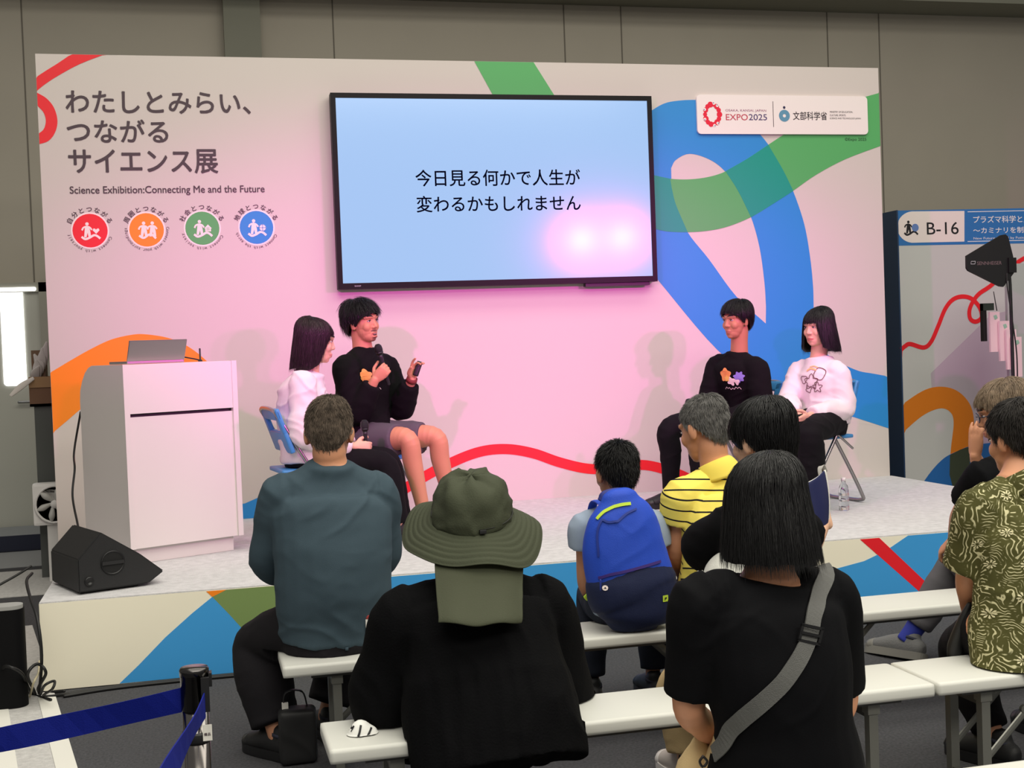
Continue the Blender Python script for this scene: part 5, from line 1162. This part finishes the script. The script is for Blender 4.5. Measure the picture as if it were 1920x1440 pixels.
A6 = person('woman in a black boat-neck top with shoulder-length black hair, seen from behind', dict(
    yaw=-3, build=.95, vox=.005, cvox=.007, skin=m_skin3, torso=dict(hi=.175, wa=.150, cw=.165, hd=.12, wd=.105, cd=.11, hunch=.03, nr=.06),
    j=dict(P=X(1452, -6.16, hz), N=(1443, 1068, -6.13), SL=(1312, 1128, -6.16), SR=(1556, 1116, -6.10), EL=(1292, 1325, -6.12), WL=(1345, 1395, -5.92), ER=(1580, 1310, -6.0), WR=(1540, 1400, -5.84),
           HL=X(1385, -6.12, hz), HR=X(1510, -6.12, hz), KL=X(1380, -5.72, kz), KR=X(1510, -5.72, kz), AL=X(1380, -5.74, az), AR=X(1510, -5.74, az)),
    head=((1433, 958, -6.10), 0, 6, 0, .98), seat=seat(R3),
    top=dict(name='top', mat=m_tee, grow=.013, loose=.008, hem=-.20, collar=.16, trap=.74, wr=.006, sleeve=2.75, wsc=(.14, .14, .05)), bottom=dict(mat=m_khk, grow=.02, flare=.03, wr=.006, to=4.6),
    shoes=m_shoeb, hair=dict(tb=LONG, mat=m_hblack, n=4600, fl=.34, messy=.0036, tip=.008, slen=(.35, 1.04), rad=.0014, seed=16, nseg=9, crown=(.01, -.02)), seed=16))
m_leaf = mat('leaf_print_cotton', (92, 90, 50), .85, bump=.2, bscale=400, spec=.2)
A7T = [(0, .06, .2, .014), (40, .05, .1, .014), (60, .02, 0, .012), (75, -.02, 0, .008), (90, .012, 0, .012), (112, -.04, 0, .014), (150, -.078, 0, .014), (180, -.088, 0, .013)]
A7 = person('man in an olive leaf-print shirt with short dark hair at the right edge', dict(
    yaw=6, build=1.0, skin=m_skin3, torso=dict(hi=.165, wa=.165, cw=.175, hd=.125, wd=.115, cd=.12, hunch=.05, nr=.062),
    j=dict(P=X(1900, -5.14, hz), N=(1908, 900, -5.10), SL=(1846, 950, -5.12), SR=(1995, 945, -5.06), EL=(1814, 1085, -5.05), WL=(1822, 1165, -4.86), ER=(2010, 1090, -5.0), WR=(1975, 1165, -4.8),
           HL=X(1850, -5.11, hz), HR=X(1945, -5.11, hz), KL=(1795, 1215, -4.78), KR=X(1960, -4.75, kz), AL=X(1850, -4.95, az), AR=X(1960, -4.78, az)),
    head=((1908, 826, -5.05), 10, 8, 0, 1.02), seat=seat(R2), topseat=dict(y0=R2-.012, y1=R2+BD+.03, z=bz, deep=.5), feet=dict(L=(20, 0)),
    top=dict(name='leaf_print_shirt', mat=m_leaf, grow=.024, loose=.024, hem=-.36, back=.06,  wr=.010, sleeve=2.75, wsc=(.15, .15, .05)), bottom=dict(mat=m_bpant, grow=.006, flare=.025, wr=.004, to=4.6),
    shoes=m_shoeb, hair=dict(tb=A7T, mat=m_hgrey if False else hair_mat('dark_hair_thinning', (40, 36, 34), .5, .3, .5), n=2600, messy=.0035, tip=.008, slen=(.12, .3), rad=.0017, seed=17, lift=.002, nseg=5), seed=17))
A8T = [(0, .045, .4, .020), (40, .040, .3, .020), (60, .015, .1, .018), (76, -.025, 0, .012), (90, .004, 0, .016), (112, -.045, .2, .020), (150, -.080, .2, .020), (180, -.088, .2, .018)]
m_gry = mat('grey_trouser_cloth', (96, 94, 98), .85, bump=.2, bscale=350, spec=.2)
A8 = person('man in a black T-shirt and glasses holding his hand to his face, greying brown hair', dict(
    yaw=30, build=.98, skin=m_skin3, vox=.005, torso=dict(hi=.165, wa=.16, cw=.175, hd=.125, wd=.115, cd=.12, hunch=.06, nr=.062),
    j=dict(P=X(1880, -4.10, hz), N=(1893, 852, -4.08), SL=(1848, 892, -4.16), SR=(1960, 885, -3.98), EL=(1800, 965, -3.96), WL=(1788, 1010, -3.74), ER=(1880, 960, -3.72), WR=(1829, 856, -3.80),
           HL=X(1850, -4.10, hz), HR=X(1915, -4.02, hz), KL=(1800, 1052, -3.62), KR=X(1880, -3.62, kz), AL=(1701, 1199, -3.52), AR=X(1880, -3.64, az)),
    head=((1881, 776, -4.02), 60, 12, 0, 1.02), seat=seat(R1), feet=dict(L=(24, 2, 20), R=(30, 0)), sock=mat('blue_sock', (40, 52, 150), .8), shoesc=1.06,
    hands=dict(R=dict(d=(.06, .02, 1), T=(-.30, .95, .0), curl=(6, 12, 10), thumb=.8, spread=5), L=dict(d=(-.35, .5, -.6), T=(.5, .5, .3), curl=(30, 35, 25))),
    top=dict(name='shirt', mat=m_tee, grow=.016, loose=.022, hem=-.10,  wr=.007, sleeve=dict(L=2.3, R=3.9)), bottom=dict(mat=m_gry, grow=.018, flare=.024, wr=.007, to=4.35),
    shoes=mat('grey_hiking_upper', (104, 104, 104), .75, bump=.5, bscale=120), sole=mat('grey_lug_sole', (120, 118, 112), .8), laces=m_lace,
    hair=dict(tb=A8T, mat=m_hblond, n=2200, messy=.005, tip=.007, slen=(.25, .6), rad=.0018, seed=18), seed=18))

# ---------------------------------------------------------------- things worn and carried by the audience
# stripes of the polo: thin black bands around body and sleeves, measured along the garment
def garment_param(p, name='stripe'):
    me = p['shirt'].data; m = worldm(p['shirt']); P = np.array([tuple(m @ v.co) for v in me.vertices]); j = p['j']
    S = np.array((j['SL']+j['SR'])/2); Pp = np.array(j['P']); d = S-Pp; d /= np.linalg.norm(d); val = (P-Pp) @ d; onv = np.zeros(len(P)); vs2 = val.copy()
    for s in 'LR':
        a, e = np.array(j['S'+s]), np.array(j['E'+s]); ax = e-a; L = np.linalg.norm(ax); ax /= L; t = (P-a) @ ax
        r = np.linalg.norm(P-a-t[:, None]*ax, axis=1)
        sh = np.array(j['S'+('R' if s == 'L' else 'L')])-a; sh /= np.linalg.norm(sh); inn = (P-a) @ sh
        on = (t > -.02) & (r < .10) & (inn < .035+.02*np.clip(t/.1, 0, 1)) ; vs2 = np.where(on, 1.0+t, vs2); tt = (t > -.06) & (r < .13); vs2 = np.where(tt & ~on & (inn < .09), 1.0+t, vs2); onv = np.maximum(onv, on)
    out = np.empty(len(me.loops)); lv_ = np.empty(len(me.loops), dtype=np.int32); me.loops.foreach_get('vertex_index', lv_)
    for f in me.polygons:
        a, c = f.loop_start, f.loop_start+f.loop_total; ix = lv_[a:c]; out[a:c] = (vs2 if onv[ix].mean() > .5 else val)[ix]
    at_ = me.attributes.new(name, 'FLOAT', 'CORNER'); at_.data.foreach_set('value', out)
garment_param(A4)
nt = m_polo.node_tree; b_ = nt.nodes['Principled BSDF']; a_ = nt.nodes.new('ShaderNodeAttribute'); a_.attribute_name = 'stripe'
q_ = nt.nodes.new('ShaderNodeMath'); q_.operation = 'PINGPONG'; q_.inputs[1].default_value = .0215; nt.links.new(a_.outputs['Fac'], q_.inputs[0])
l_ = nt.nodes.new('ShaderNodeMath'); l_.operation = 'LESS_THAN'; l_.inputs[1].default_value = .0032; nt.links.new(q_.outputs[0], l_.inputs[0])
x_ = nt.nodes.new('ShaderNodeMix'); x_.data_type = 'RGBA'; x_.inputs[6].default_value = (*lin((242, 222, 104)), 1); x_.inputs[7].default_value = (*lin((30, 26, 34)), 1)
nt.links.new(l_.outputs[0], x_.inputs[0]); nt.links.new(x_.outputs[2], b_.inputs['Base Color'])
def collar(p, m, r0, r1, hgt, nm='collar', tilt=.012):
    j = p['j']; S = (j['SL']+j['SR'])/2; up = (j['N']-S).normalized(); c = lerp(S, j['N'], .80); b = MB()
    b.tube([c, c+up*hgt*.6, c+up*hgt], [r0, (r0+r1)/2+.002, r1], 24, 3, cap='flat'); me = b.mesh()
    b2 = MB().tube([c+up*hgt, c+up*hgt*.55-p['fw']*.008, c-up*.006-p['fw']*.012], [r1+.002, r0+.012, r0+.024], 24, 3, cap='flat')
    b2.build(nm, m, p['root'], True)
collar(A4, mat('yellow_collar_knit', (240, 216, 92), .85), .072, .066, .05); collar(A7, m_leaf, .068, .062, .045)
# leaf and flower print
nt = m_leaf.node_tree; b_ = nt.nodes['Principled BSDF']; L_ = nt.links.new
def N_(t, **k):
    n = nt.nodes.new(t)
    for a, v in k.items(): setattr(n, a, v)
    return n
tc = N_('ShaderNodeTexCoord'); 
nz = N_('ShaderNodeTexNoise'); nz.inputs['Scale'].default_value = 9; nz.inputs['Detail'].default_value = 1; L_(tc.outputs['Object'], nz.inputs['Vector'])
sc_ = N_('ShaderNodeVectorMath', operation='MULTIPLY_ADD'); sc_.inputs[1].default_value = (.12, .12, .12); L_(nz.outputs['Color'], sc_.inputs[0]); L_(tc.outputs['Object'], sc_.inputs[2])
wv = N_('ShaderNodeTexWave'); wv.inputs['Scale'].default_value = 24; wv.inputs['Distortion'].default_value = 8; wv.inputs['Detail'].default_value = 1.2; wv.inputs['Detail Scale'].default_value = 1.4; L_(sc_.outputs[0], wv.inputs['Vector'])
r1 = N_('ShaderNodeValToRGB'); r1.color_ramp.elements[0].position = .80; r1.color_ramp.elements[1].position = .86; L_(wv.outputs['Fac'], r1.inputs[0])
n2 = N_('ShaderNodeTexNoise'); n2.inputs['Scale'].default_value = 19; L_(tc.outputs['Object'], n2.inputs['Vector'])
r2 = N_('ShaderNodeValToRGB'); r2.color_ramp.elements[0].position = .50; r2.color_ramp.elements[1].position = .56; L_(n2.outputs['Fac'], r2.inputs[0])
mk = N_('ShaderNodeMath', operation='MULTIPLY'); L_(r1.outputs[0], mk.inputs[0]); L_(r2.outputs[0], mk.inputs[1])
wv2 = N_('ShaderNodeTexWave', bands_direction='Z'); wv2.inputs['Scale'].default_value = 30; wv2.inputs['Distortion'].default_value = 6; wv2.inputs['Detail'].default_value = 1; wv2.inputs['Detail Scale'].default_value = 1.1; L_(sc_.outputs[0], wv2.inputs['Vector'])
r3 = N_('ShaderNodeValToRGB'); r3.color_ramp.elements[0].position = .78; r3.color_ramp.elements[1].position = .85; L_(wv2.outputs['Fac'], r3.inputs[0])
r4 = N_('ShaderNodeValToRGB'); r4.color_ramp.elements[0].position = .42; r4.color_ramp.elements[0].color = (1, 1, 1, 1); r4.color_ramp.elements[1].position = .47; r4.color_ramp.elements[1].color = (0, 0, 0, 1); L_(n2.outputs['Fac'], r4.inputs[0])
mk2 = N_('ShaderNodeMath', operation='MULTIPLY'); L_(r3.outputs[0], mk2.inputs[0]); L_(r4.outputs[0], mk2.inputs[1])
mk1 = mk; mk = N_('ShaderNodeMath', operation='MAXIMUM'); L_(mk1.outputs[0], mk.inputs[0]); L_(mk2.outputs[0], mk.inputs[1])
n3 = N_('ShaderNodeTexNoise'); n3.inputs['Scale'].default_value = 7; L_(tc.outputs['Object'], n3.inputs['Vector'])
base = N_('ShaderNodeMix', data_type='RGBA'); base.inputs[6].default_value = (*lin((58, 58, 28)), 1); base.inputs[7].default_value = (*lin((88, 86, 46)), 1); L_(n3.outputs['Fac'], base.inputs[0])
c1_ = N_('ShaderNodeMix', data_type='RGBA'); L_(mk.outputs[0], c1_.inputs[0]); L_(base.outputs[2], c1_.inputs[6]); c1_.inputs[7].default_value = (*lin((196, 190, 150)), 1); L_(c1_.outputs[2], b_.inputs['Base Color'])
tree7 = bvh(A7['shirt']); rr_ = random.Random(9); fl = mat('print_cream_flower', (214, 206, 166), .85)
def petals(c, r, n=9, a0=0): return [[(c[0]+r*k*math.cos(a0+t*2*math.pi/n+w), c[1]+r*k*.8*math.sin(a0+t*2*math.pi/n+w)) for k, w in ((.28, -.12), (.8, -.20), (1, 0), (.8, .20), (.28, .12))] for t in range(n)]
for (fx, fy_) in ((1890, 928), (1880, 1000), (1855, 1058), (1900, 1120), (1893, 1235), (1838, 1080-60), (1908, 1060), (1850, 1150)):
    o = J((fx, fy_, -5.2)); polys = petals((0, 0), rr_.uniform(.018, .024), 9, rr_.uniform(-.3, .3))
    decal('flower_print', join([curve_mesh([q]) for q in polys]), o, V((1, 0, 0)), V((0, 0, 1)), V((-.3, -1, .2)).normalized(), tree7, fl, A7['shirt'], .0025, 1)
# hat: crown, drooping stitched brim, cord, neck flap
MH = head_matrix(J((885, 985, -5.06)), -8, -16, 0, 1.0)
hat = MB(); nu = 64; rows = [(.0005, .158), (.03, .159), (.060, .157), (.082, .148), (.099, .128), (.108, .100), (.113, .075), (.117, .05), (.120, .030)]
vs_, fs_ = [], []
for r, z in rows:
    for k in range(nu):
        a = 2*math.pi*k/nu; cr = 1+.02*math.sin(3*a+1)+.014*math.sin(7*a+z*40); vs_.append(MH @ V((r*.98*cr*math.cos(a), r*1.14*cr*math.sin(a)-.008, z+.006*math.sin(5*a+z*60)*(z > .06))))
for i in range(len(rows)-1):
    for k in range(nu):
        a, b_i = i*nu+k, i*nu+(k+1) % nu; fs_.append((a, a+nu, b_i+nu, b_i))
def solid(me, t):
    o = bpy.data.objects.new('tmp', me); COL.objects.link(o); md = o.modifiers.new('s', 'SOLIDIFY'); md.thickness = t; md.offset = 0; sb2 = o.modifiers.new('u', 'SUBSURF'); sb2.levels = 1; sb2.render_levels = 1
    dg = bpy.context.evaluated_depsgraph_get(); dg.update(); m2 = bpy.data.meshes.new_from_object(o.evaluated_get(dg)); bpy.data.objects.remove(o); return m2
hc = MB().add(vs_, fs_); me = solid(hc.mesh(), .003); wrinkle(me, .011, 31, (.05, .05, .022))
hat_o = link('sun_hat', me, m_olv, A2['root'], True)
vs_, fs_ = [], []; rows = np.linspace(0, 1, 42)
for t in rows:
    r = .112+.098*t
    for k in range(nu):
        a = 2*math.pi*k/nu; wv_ = .020*math.sin(3*a+.6)*t+.010*math.sin(5*a+2)*t+.022*t*max(0, math.cos(a-2.9))
        st = .0016*math.sin(t*14*math.pi)
        vs_.append(MH @ V((r*1.0*math.cos(a), r*1.10*math.sin(a)-.008, .034-.040*t-.030*t*t+wv_+st)))
for i in range(len(rows)-1):
    for k in range(nu):
        a, b_i = i*nu+k, i*nu+(k+1) % nu; fs_.append((a, b_i, b_i+nu, a+nu))
link('brim', solid(MB().add(vs_, fs_).mesh(), .004), m_olv, hat_o, True)
b = MB(); b.tube([MH @ V((.121*math.cos(a), .133*math.sin(a)-.008, .046)) for a in np.linspace(0, 2*math.pi, 40)], [.0022]*40, 6, 1); b.build('cord', mat('dark_cord', (34, 36, 30), .8), hat_o, True)
q = MH @ V((.02, -.146, .043)); MB().box((q.x-.010, q.y-.008, q.z-.006), (q.x+.010, q.y+.006, q.z+.006), bev=.003).build('cord_lock', m_black, hat_o)
vs_, fs_ = [], []; nx, nz_ = 44, 30
for i in range(nz_):
    t = i/(nz_-1)
    for k in range(nx):
        u = k/(nx-1); l = at(815+8*t, 1050+120*t, y=-5.20-.22*t); r = at(983-4*t, 1045+122*t, y=-5.17-.22*t); p = l.lerp(r, u)
        p.y -= .075*math.sin(u*math.pi)*(1-.15*t)+.010*math.sin(u*9)*t-.05*t*(1-t)-.03; p.z += .004*math.sin(u*11)*t
        vs_.append(p)
for i in range(nz_-1):
    for k in range(nx-1): a = i*nx+k; fs_.append((a, a+1, a+1+nx, a+nx))
P_ = getv(A2['shirt'].data); mA = np.array(worldm(A2['shirt'])); Pw = P_ @ mA[:3, :3].T+mA[:3, 3]; yz = at(890, 1228, y=-5.35).z
rmp = np.clip((yz-Pw[:, 2])/.05, 0, 1)*np.clip(1-(yz-Pw[:, 2]-.05)/.45, .25, 1); inx = np.clip(1-np.abs(Pw[:, 0]-A2['j']['P'].x)/.24, 0, 1)**.5
ds = np.sin(Pw[:, 0]/.026*2*math.pi/2+2.5*vnoise(Pw, (.10, .2, .25), 77))*.5+vnoise(Pw, (.016, .06, .22), 78)*.6
setv(A2['shirt'].data, P_+getn(A2['shirt'].data)*(ds*rmp*inx*.0075)[:, None])
tree2 = bvh(A2['shirt'])
for i_, p in enumerate(vs_):                                  # the flap lies over the blouse
    hit = tree2.ray_cast(V((p.x, p.y-1, p.z)), V((0, 1, 0)))
    if hit[0] is not None and hit[0].y-.018 < p.y: vs_[i_] = V((p.x, hit[0].y-.018, p.z))
Y_ = np.array([p.y for p in vs_]).reshape(nz_, nx); Pd = np.pad(Y_, 2, mode='edge'); Y2 = np.min([Pd[a:a+nz_, c:c+nx] for a in range(5) for c in range(5)], axis=0)
for _ in range(3): Pd = np.pad(Y2, 1, mode='edge'); Y2 = np.mean([Pd[a:a+nz_, c:c+nx] for a in range(3) for c in range(3)], axis=0)
for i_, p in enumerate(vs_): p.y = float(min(Y2.ravel()[i_], Y_.ravel()[i_]))
link('neck_flap', solid(MB().add(vs_, fs_).mesh(), .004), m_olv2, hat_o, True)
# backpack of the boy
bkp = thing('backpack', J((1180, 1160, -4.28)), 'blue and navy school backpack on the back of the boy', 'backpack')
m_bk = mat('royal_blue_nylon', (36, 74, 190), .6, bump=.3, bscale=300, spec=.3); m_nv = mat('navy_nylon', (26, 34, 66), .7, bump=.3, bscale=300, spec=.25); m_lm = mat('lime_webbing', (186, 214, 60), .7)
def bpk(l, y): return [J((a, c, y)) for a, c in l]
yb = -4.26
rowsB = [(935, 1128, 1196, .045), (960, 1108, 1222, .062), (1000, 1096, 1238, .075), (1050, 1094, 1250, .084), (1090, 1104, 1262, .09), (1100, 1108, 1266, .09)]
rowsN = [(1084, 1098, 1266, .098), (1100, 1100, 1268, .100), (1120, 1112, 1272, .092), (1150, 1124, 1266, .088), (1168, 1140, 1250, .07), (1176, 1160, 1232, .05)]
def pack(rows):
    pts, rad, sd = [], [], []
    for (py, xl, xr, dp) in rows:
        a, c = at(xl, py+ (10 if rows is rowsN else 10), y=yb), at(xr, py-8, y=yb); pts.append((a+c)/2); rad.append(((c-a).length/2, dp)); sd.append((c-a).normalized())
    return pts, rad, sd
pts, rad, sd = pack(rowsB); b = MB().tube(pts, rad, 24, 4, side=sd); me = b.remesh(.007, 8); wrinkle(me, .004, 41, (.09, .09, .06)); bagU = link('upper_compartment', me, m_bk, bkp, True)
pts, rad, sd = pack(rowsN); b = MB().tube(pts, rad, 24, 4, side=sd); me = b.remesh(.007, 4); wrinkle(me, .002, 42, (.09, .09, .06)); clampz(me, dict(y0=R1-.2, y1=R1+BD, z=bz), .006); bagL = link('lower_pocket', me, m_nv, bkp, True)
trU, trL = bvh(bagU), bvh(bagL)
MB().tube(bpk([(1128, 938), (1134, 928), (1158, 922), (1184, 926), (1192, 936)], -4.25), [(.016, .006)]*5, 10, side=V((0, .3, 1))).build('carry_handle', mat('navy_webbing', (34, 44, 120), .7), bkp, True)
strap('lime_piping', bpk([(1106, 966), (1122, 952), (1155, 945), (1190, 940)], -4.34), .012, trU, m_lm, bkp)
strap('zip_line', bpk([(1118, 1050), (1114, 1000), (1124, 972), (1140, 978), (1160, 976), (1180, 960), (1205, 948)], -4.36), .008, trU, mat('blue_zip', (26, 50, 140), .6), bkp)
strap('pocket_zip', bpk([(1108, 1092), (1150, 1080), (1200, 1066), (1258, 1050)], -4.37), .010, trU, mat('violet_zip', (60, 40, 120), .5), bkp)
MB().tube(bpk([(1126, 1088), (1126, 1106)], -4.37), [.004, .003], 8).build('zip_pull', mat('blue_zip', (26, 50, 140)), bkp, True)
V1 = V((1, 0, 0)); V3 = V((0, 0, 1)); nB = V((0, -1, .05)).normalized()
decal('round_badge', curve_mesh([circle((0, 0), .010, 20), circle((0, 0), .003, 10)]), J((1136, 1103, -4.34)), V1, V3, nB, trL, mat('print_white', (246, 232, 228)), bkp, .003, 0)
decal('lime_patch', curve_mesh([rrect(-.012, -.012, .012, .012, .002)]), J((1248, 1122, -4.34)), V1, V3, nB, trL, m_lm, bkp, .003, 0)
decal('patch_mark', curve_mesh([[(-.004, .004), (.005, .004), (.005, -.001), (-.001, -.001), (-.001, -.006), (-.004, -.006)]]), J((1248, 1122, -4.34)), V1, V3, nB, trL, m_nb, bkp, .0045, 0)
for pl_, nm in ((([(1098, 1122), (1108, 1112), (1116, 1100)]), 0), (([(1262, 1140), (1268, 1125), (1266, 1112)]), 1)): MB().tube(bpk(pl_, -4.20), [(.012, .004)]*3, 10, side=V((.5, 0, 1))).build('strap_end', m_lm, bkp, True)
tr3 = bvh(A3['shirt'])
for a in ([(1130, 946), (1100, 950)], [(1190, 942), (1222, 950)]):
    s0 = J((a[0][0], a[0][1], -4.22)); MB().tube([s0, s0+V((0, .05, .006)), s0+V((0, .11, -.004)), s0+V((0, .16, -.06))], [(.018, .005)]*4, 10, side=V((1, 0, 0))).build('shoulder_strap', m_bk, bkp, True)
# shoulder bag with webbing strap of the woman nearest the camera
bag = thing('shoulder_bag', X(1300, -6.05, .45), 'beige shoulder bag with grey webbing strap worn by the woman nearest the camera', 'bag')
m_web = mat('grey_webbing', (88, 88, 86), .8, bump=.5, bscale=500)
t6 = bvh(A6['shirt'])
strap('strap', [J((1535, 1052, -6.0)), J((1546, 1080, -6.13)), J((1538, 1130, -6.25)), J((1516, 1200, -6.28)), J((1470, 1270, -6.28)), J((1410, 1335, -6.28)), J((1350, 1385, -6.25)), J((1315, 1415, -6.18))], .038, t6, m_web, bag, .005, .004)
p, nr, _, _ = t6.find_nearest(J((1519, 1190, -6.28))); bq = MB(); uu = V((.30, 0, 1)).normalized(); ss_ = uu.cross(nr).normalized(); BMx = frame(p+nr*.012, ss_, uu, nr)
for bx_ in (((-.027, -.018, -.003), (-.021, .018, .004)), ((.021, -.018, -.003), (.027, .018, .004)), ((-.027, -.020, -.003), (.027, -.014, .004)), ((-.027, .014, -.003), (.027, .020, .004)), ((-.024, -.003, -.001), (.024, .003, .005))): bq.box(*bx_, BMx)
bq.build('buckle', m_black, bag)
b = MB().tube([J((1300, 1490, -6.0)), J((1302, 1450, -6.0)), J((1306, 1420, -6.0)), J((1312, 1385, -6.0))], [(.05, .06), (.045, .055), (.035, .04), (.015, .012)], 18, side=V((1, 0, 0))); me = b.remesh(.006, 4); wrinkle(me, .008, 51, (.03, .03, .1)); link('pouch', me, m_khk, bag, True)
MB().tube([J((1318, 1418, -6.2)), J((1312, 1428, -6.2)), J((1318, 1438, -6.2)), J((1326, 1428, -6.2)), J((1318, 1418, -6.2))], [.003]*5, 8).build('ring', mat('dark_ring', (60, 56, 54), .3, .8), bag, True)
# booklet held up, grey shirt tail, glasses, white pouch, black tote under the bench
bl = thing('booklet', J((1525, 940, -4.88)), 'dark navy booklet held up by the person in the loose black top', 'booklet')
def sheet(corners, bend, n=10):
    vs_, fs_ = [], []
    for i in range(n+1):
        for k in range(n+1):
            u, v_ = i/n, k/n; p = corners[0].lerp(corners[1], u).lerp(corners[3].lerp(corners[2], u), v_); p = p+V((0, -bend*math.sin(u*math.pi), 0))+V((.01*math.sin(v_*3), 0, 0)); vs_.append(p)
    for i in range(n):
        for k in range(n): a = i*(n+1)+k; fs_.append((a, a+1, a+n+2, a+n+1))
    return MB().add(vs_, fs_).mesh()
me = solid(sheet([J((1488, 915, -4.86)), J((1546, 880, -4.80)), J((1552, 985, -4.82)), J((1500, 1040, -4.86))], .03), .003); link('cover', me, mat('navy_card', (26, 32, 78), .5), bl, True)
me = solid(sheet([J((1490, 913, -4.84)), J((1548, 878, -4.78)), J((1553, 985, -4.80)), J((1502, 1040, -4.84))], .03), .006); link('pages', me, mat('paper_white', (225, 222, 216), .7), bl, True)
MB().tube([J((1540, 900, -4.80)), J((1537, 880, -4.79)), J((1543, 874, -4.78)), J((1548, 885, -4.77))], [(.008, .002)]*4, 8, side=V((1, 0, .3))).build('curled_page', mat('paper_grey', (150, 146, 142), .6), bl, True)
j5 = A5['j']; b = MB().tube([j5['P']+V((0, -.0, .03)), j5['P']+V((.0, 0, .2)), lerp(j5['P'], (j5['SL']+j5['SR'])/2, .62)], [(.215, .14), (.20, .135), (.165, .115)], 24, 4, side=(j5['HR']-j5['HL']).normalized()); me = b.remesh(.008, 3); wrinkle(me, .009, 61, (.06, .06, .2)); clampz(me, seat(R2), .008)
tun = link('long_shirt', me, mat('pale_grey_linen', (196, 196, 190), .85, bump=.3, bscale=200), A5['root'], True)
tr5 = bvh(tun); st6 = [stroke([(-.016*math.cos(a), -.016*math.sin(a)), (.016*math.cos(a), .016*math.sin(a))], .004) for a in (0, 1.047, 2.094)]
decal('snowflake_print', join([curve_mesh([q]) for q in st6]), J((1313, 1078, -5.2)), V1, V3, V((-.2, -1, 0)).normalized(), tr5, mat('print_grey', (150, 150, 146), .8), tun, .003, 1)
def glasses(p, M, m):
    b = MB()
    for s in (-1, 1):
        ring = [M @ V((s*.033+.024*math.cos(a), .103-.006*abs(math.cos(a)), .006+.018*math.sin(a))) for a in np.linspace(0, 2*math.pi, 22)]
        b.tube(ring, [.0022]*22, 6, 1); b.tube([M @ V((s*.057, .098, .010)), M @ V((s*.078, .06, .010)), M @ V((s*.083, -.01, .012)), M @ V((s*.080, -.03, -.004))], [.0022]*4, 6)
    b.tube([M @ V((-.009, .104, .010)), M @ V((0, .107, .012)), M @ V((.009, .104, .010))], [.002]*3, 6)
    g = b.build('glasses', m, p['root'], True)
    for s in (-1, 1): MB().ell((s*.033, .101, .006), (.0225, .0012, .0165), M, 20, 8).build('lens', mat('lens_glass', (230, 236, 240), .03, trans=1.0), g, True)
glasses(A8, A8['M'], mat('dark_blue_frame', (30, 36, 60), .35)); glasses(A1, A1['M'], mat('thin_metal_frame', (120, 118, 114), .3, .9))
wp = thing('cloth_pouch', J((672, 1392, -5.22)), 'small white pouch with black pattern on the second bench beside the woman in the hat', 'pouch')
c = J((676, 1378, -5.20)); me = MB().ell(c, (.036, .03, .045)).ell(c+V((.02, 0, -.01)), (.03, .03, .04)).remesh(.006, 3); wrinkle(me, .008, 71, (.03, .03, .03)); clampz(me, seat(R2), .003)
mp_ = mat('white_pattern_cloth', (232, 232, 228), .7); link('pouch', me, mp_, wp, True)
tw_ = bvh(wp.children[0]); decal('black_pattern', join([curve_mesh([q]) for q in [stroke([(-.03, -.02), (-.01, .0), (.0, .03)], .006), stroke([(.0, -.03), (.015, -.005), (.03, .02)], .006), stroke([(-.03, .015), (-.02, .03)], .006)]]), c, V1, V3, V((0, -1, .2)).normalized(), tw_, m_nb, wp, .003, 1)
tb_ = thing('tote_bag', X(556, -4.03, 0), 'black bag standing on the floor under the left end of the front bench', 'bag')
q0 = at(556, 1440, y=-4.03); me = MB().box((q0.x-.06, -4.10, .003), (q0.x+.075, -4.0, .20), bev=.02).remesh(.008, 4); wrinkle(me, .008, 81, (.05, .05, .1)); P_ = getv(me); P_[:, 2] = np.maximum(P_[:, 2], .002); setv(me, P_)
link('bag_body', me, mat('black_nylon', (22, 22, 24), .6), tb_, True)
MB().tube([V((q0.x-.04, -4.04, .19)), V((q0.x-.03, -4.05, .26)), V((q0.x+.03, -4.05, .26)), V((q0.x+.05, -4.04, .19))], [(.012, .003)]*4, 8, side=V((0, 1, 0))).build('handle', m_black, tb_, True)
tag(MB().box((q0.x-.045, -4.06, .185), (q0.x-.022, -4.045, .225)).build('paper_slip', mat('paper_white', (225, 222, 216))), 'small white paper slip sticking out of the black bag under the bench', 'paper')
# black strap bag hanging at the side of the man in the leaf-print shirt
sbk = thing('waist_pack', J((1800, 1190, -5.0)), 'black pack hanging at the left side of the man in the leaf-print shirt', 'bag')
MB().tube([J((1822, 1135, -5.05)), J((1808, 1165, -5.04)), J((1794, 1205, -5.02)), J((1788, 1228, -5.02))], [(.02, .010), (.026, .018), (.030, .024), (.024, .018)], 14, side=V((1, 0, .3))).build('pouch', m_black, sbk, True)
# lanyard card at the hip of the man in teal
ly = thing('lanyard_card', J((690, 1170, -4.2)), 'small card and red strap clipped at the right hip of the man in dark teal', 'card')
MB().tube([J((676, 1152, -4.24)), J((690, 1158, -4.24))], [(.010, .003)]*2, 8, side=V3).build('strap', mat('red_strap', (150, 50, 48), .7), ly, True)
q = J((692, 1172, -4.24)); MB().box((q.x-.012, q.y-.002, q.z-.028), (q.x+.010, q.y+.002, q.z+.022)).build('card', mat('paper_white', (225, 222, 216)), ly)
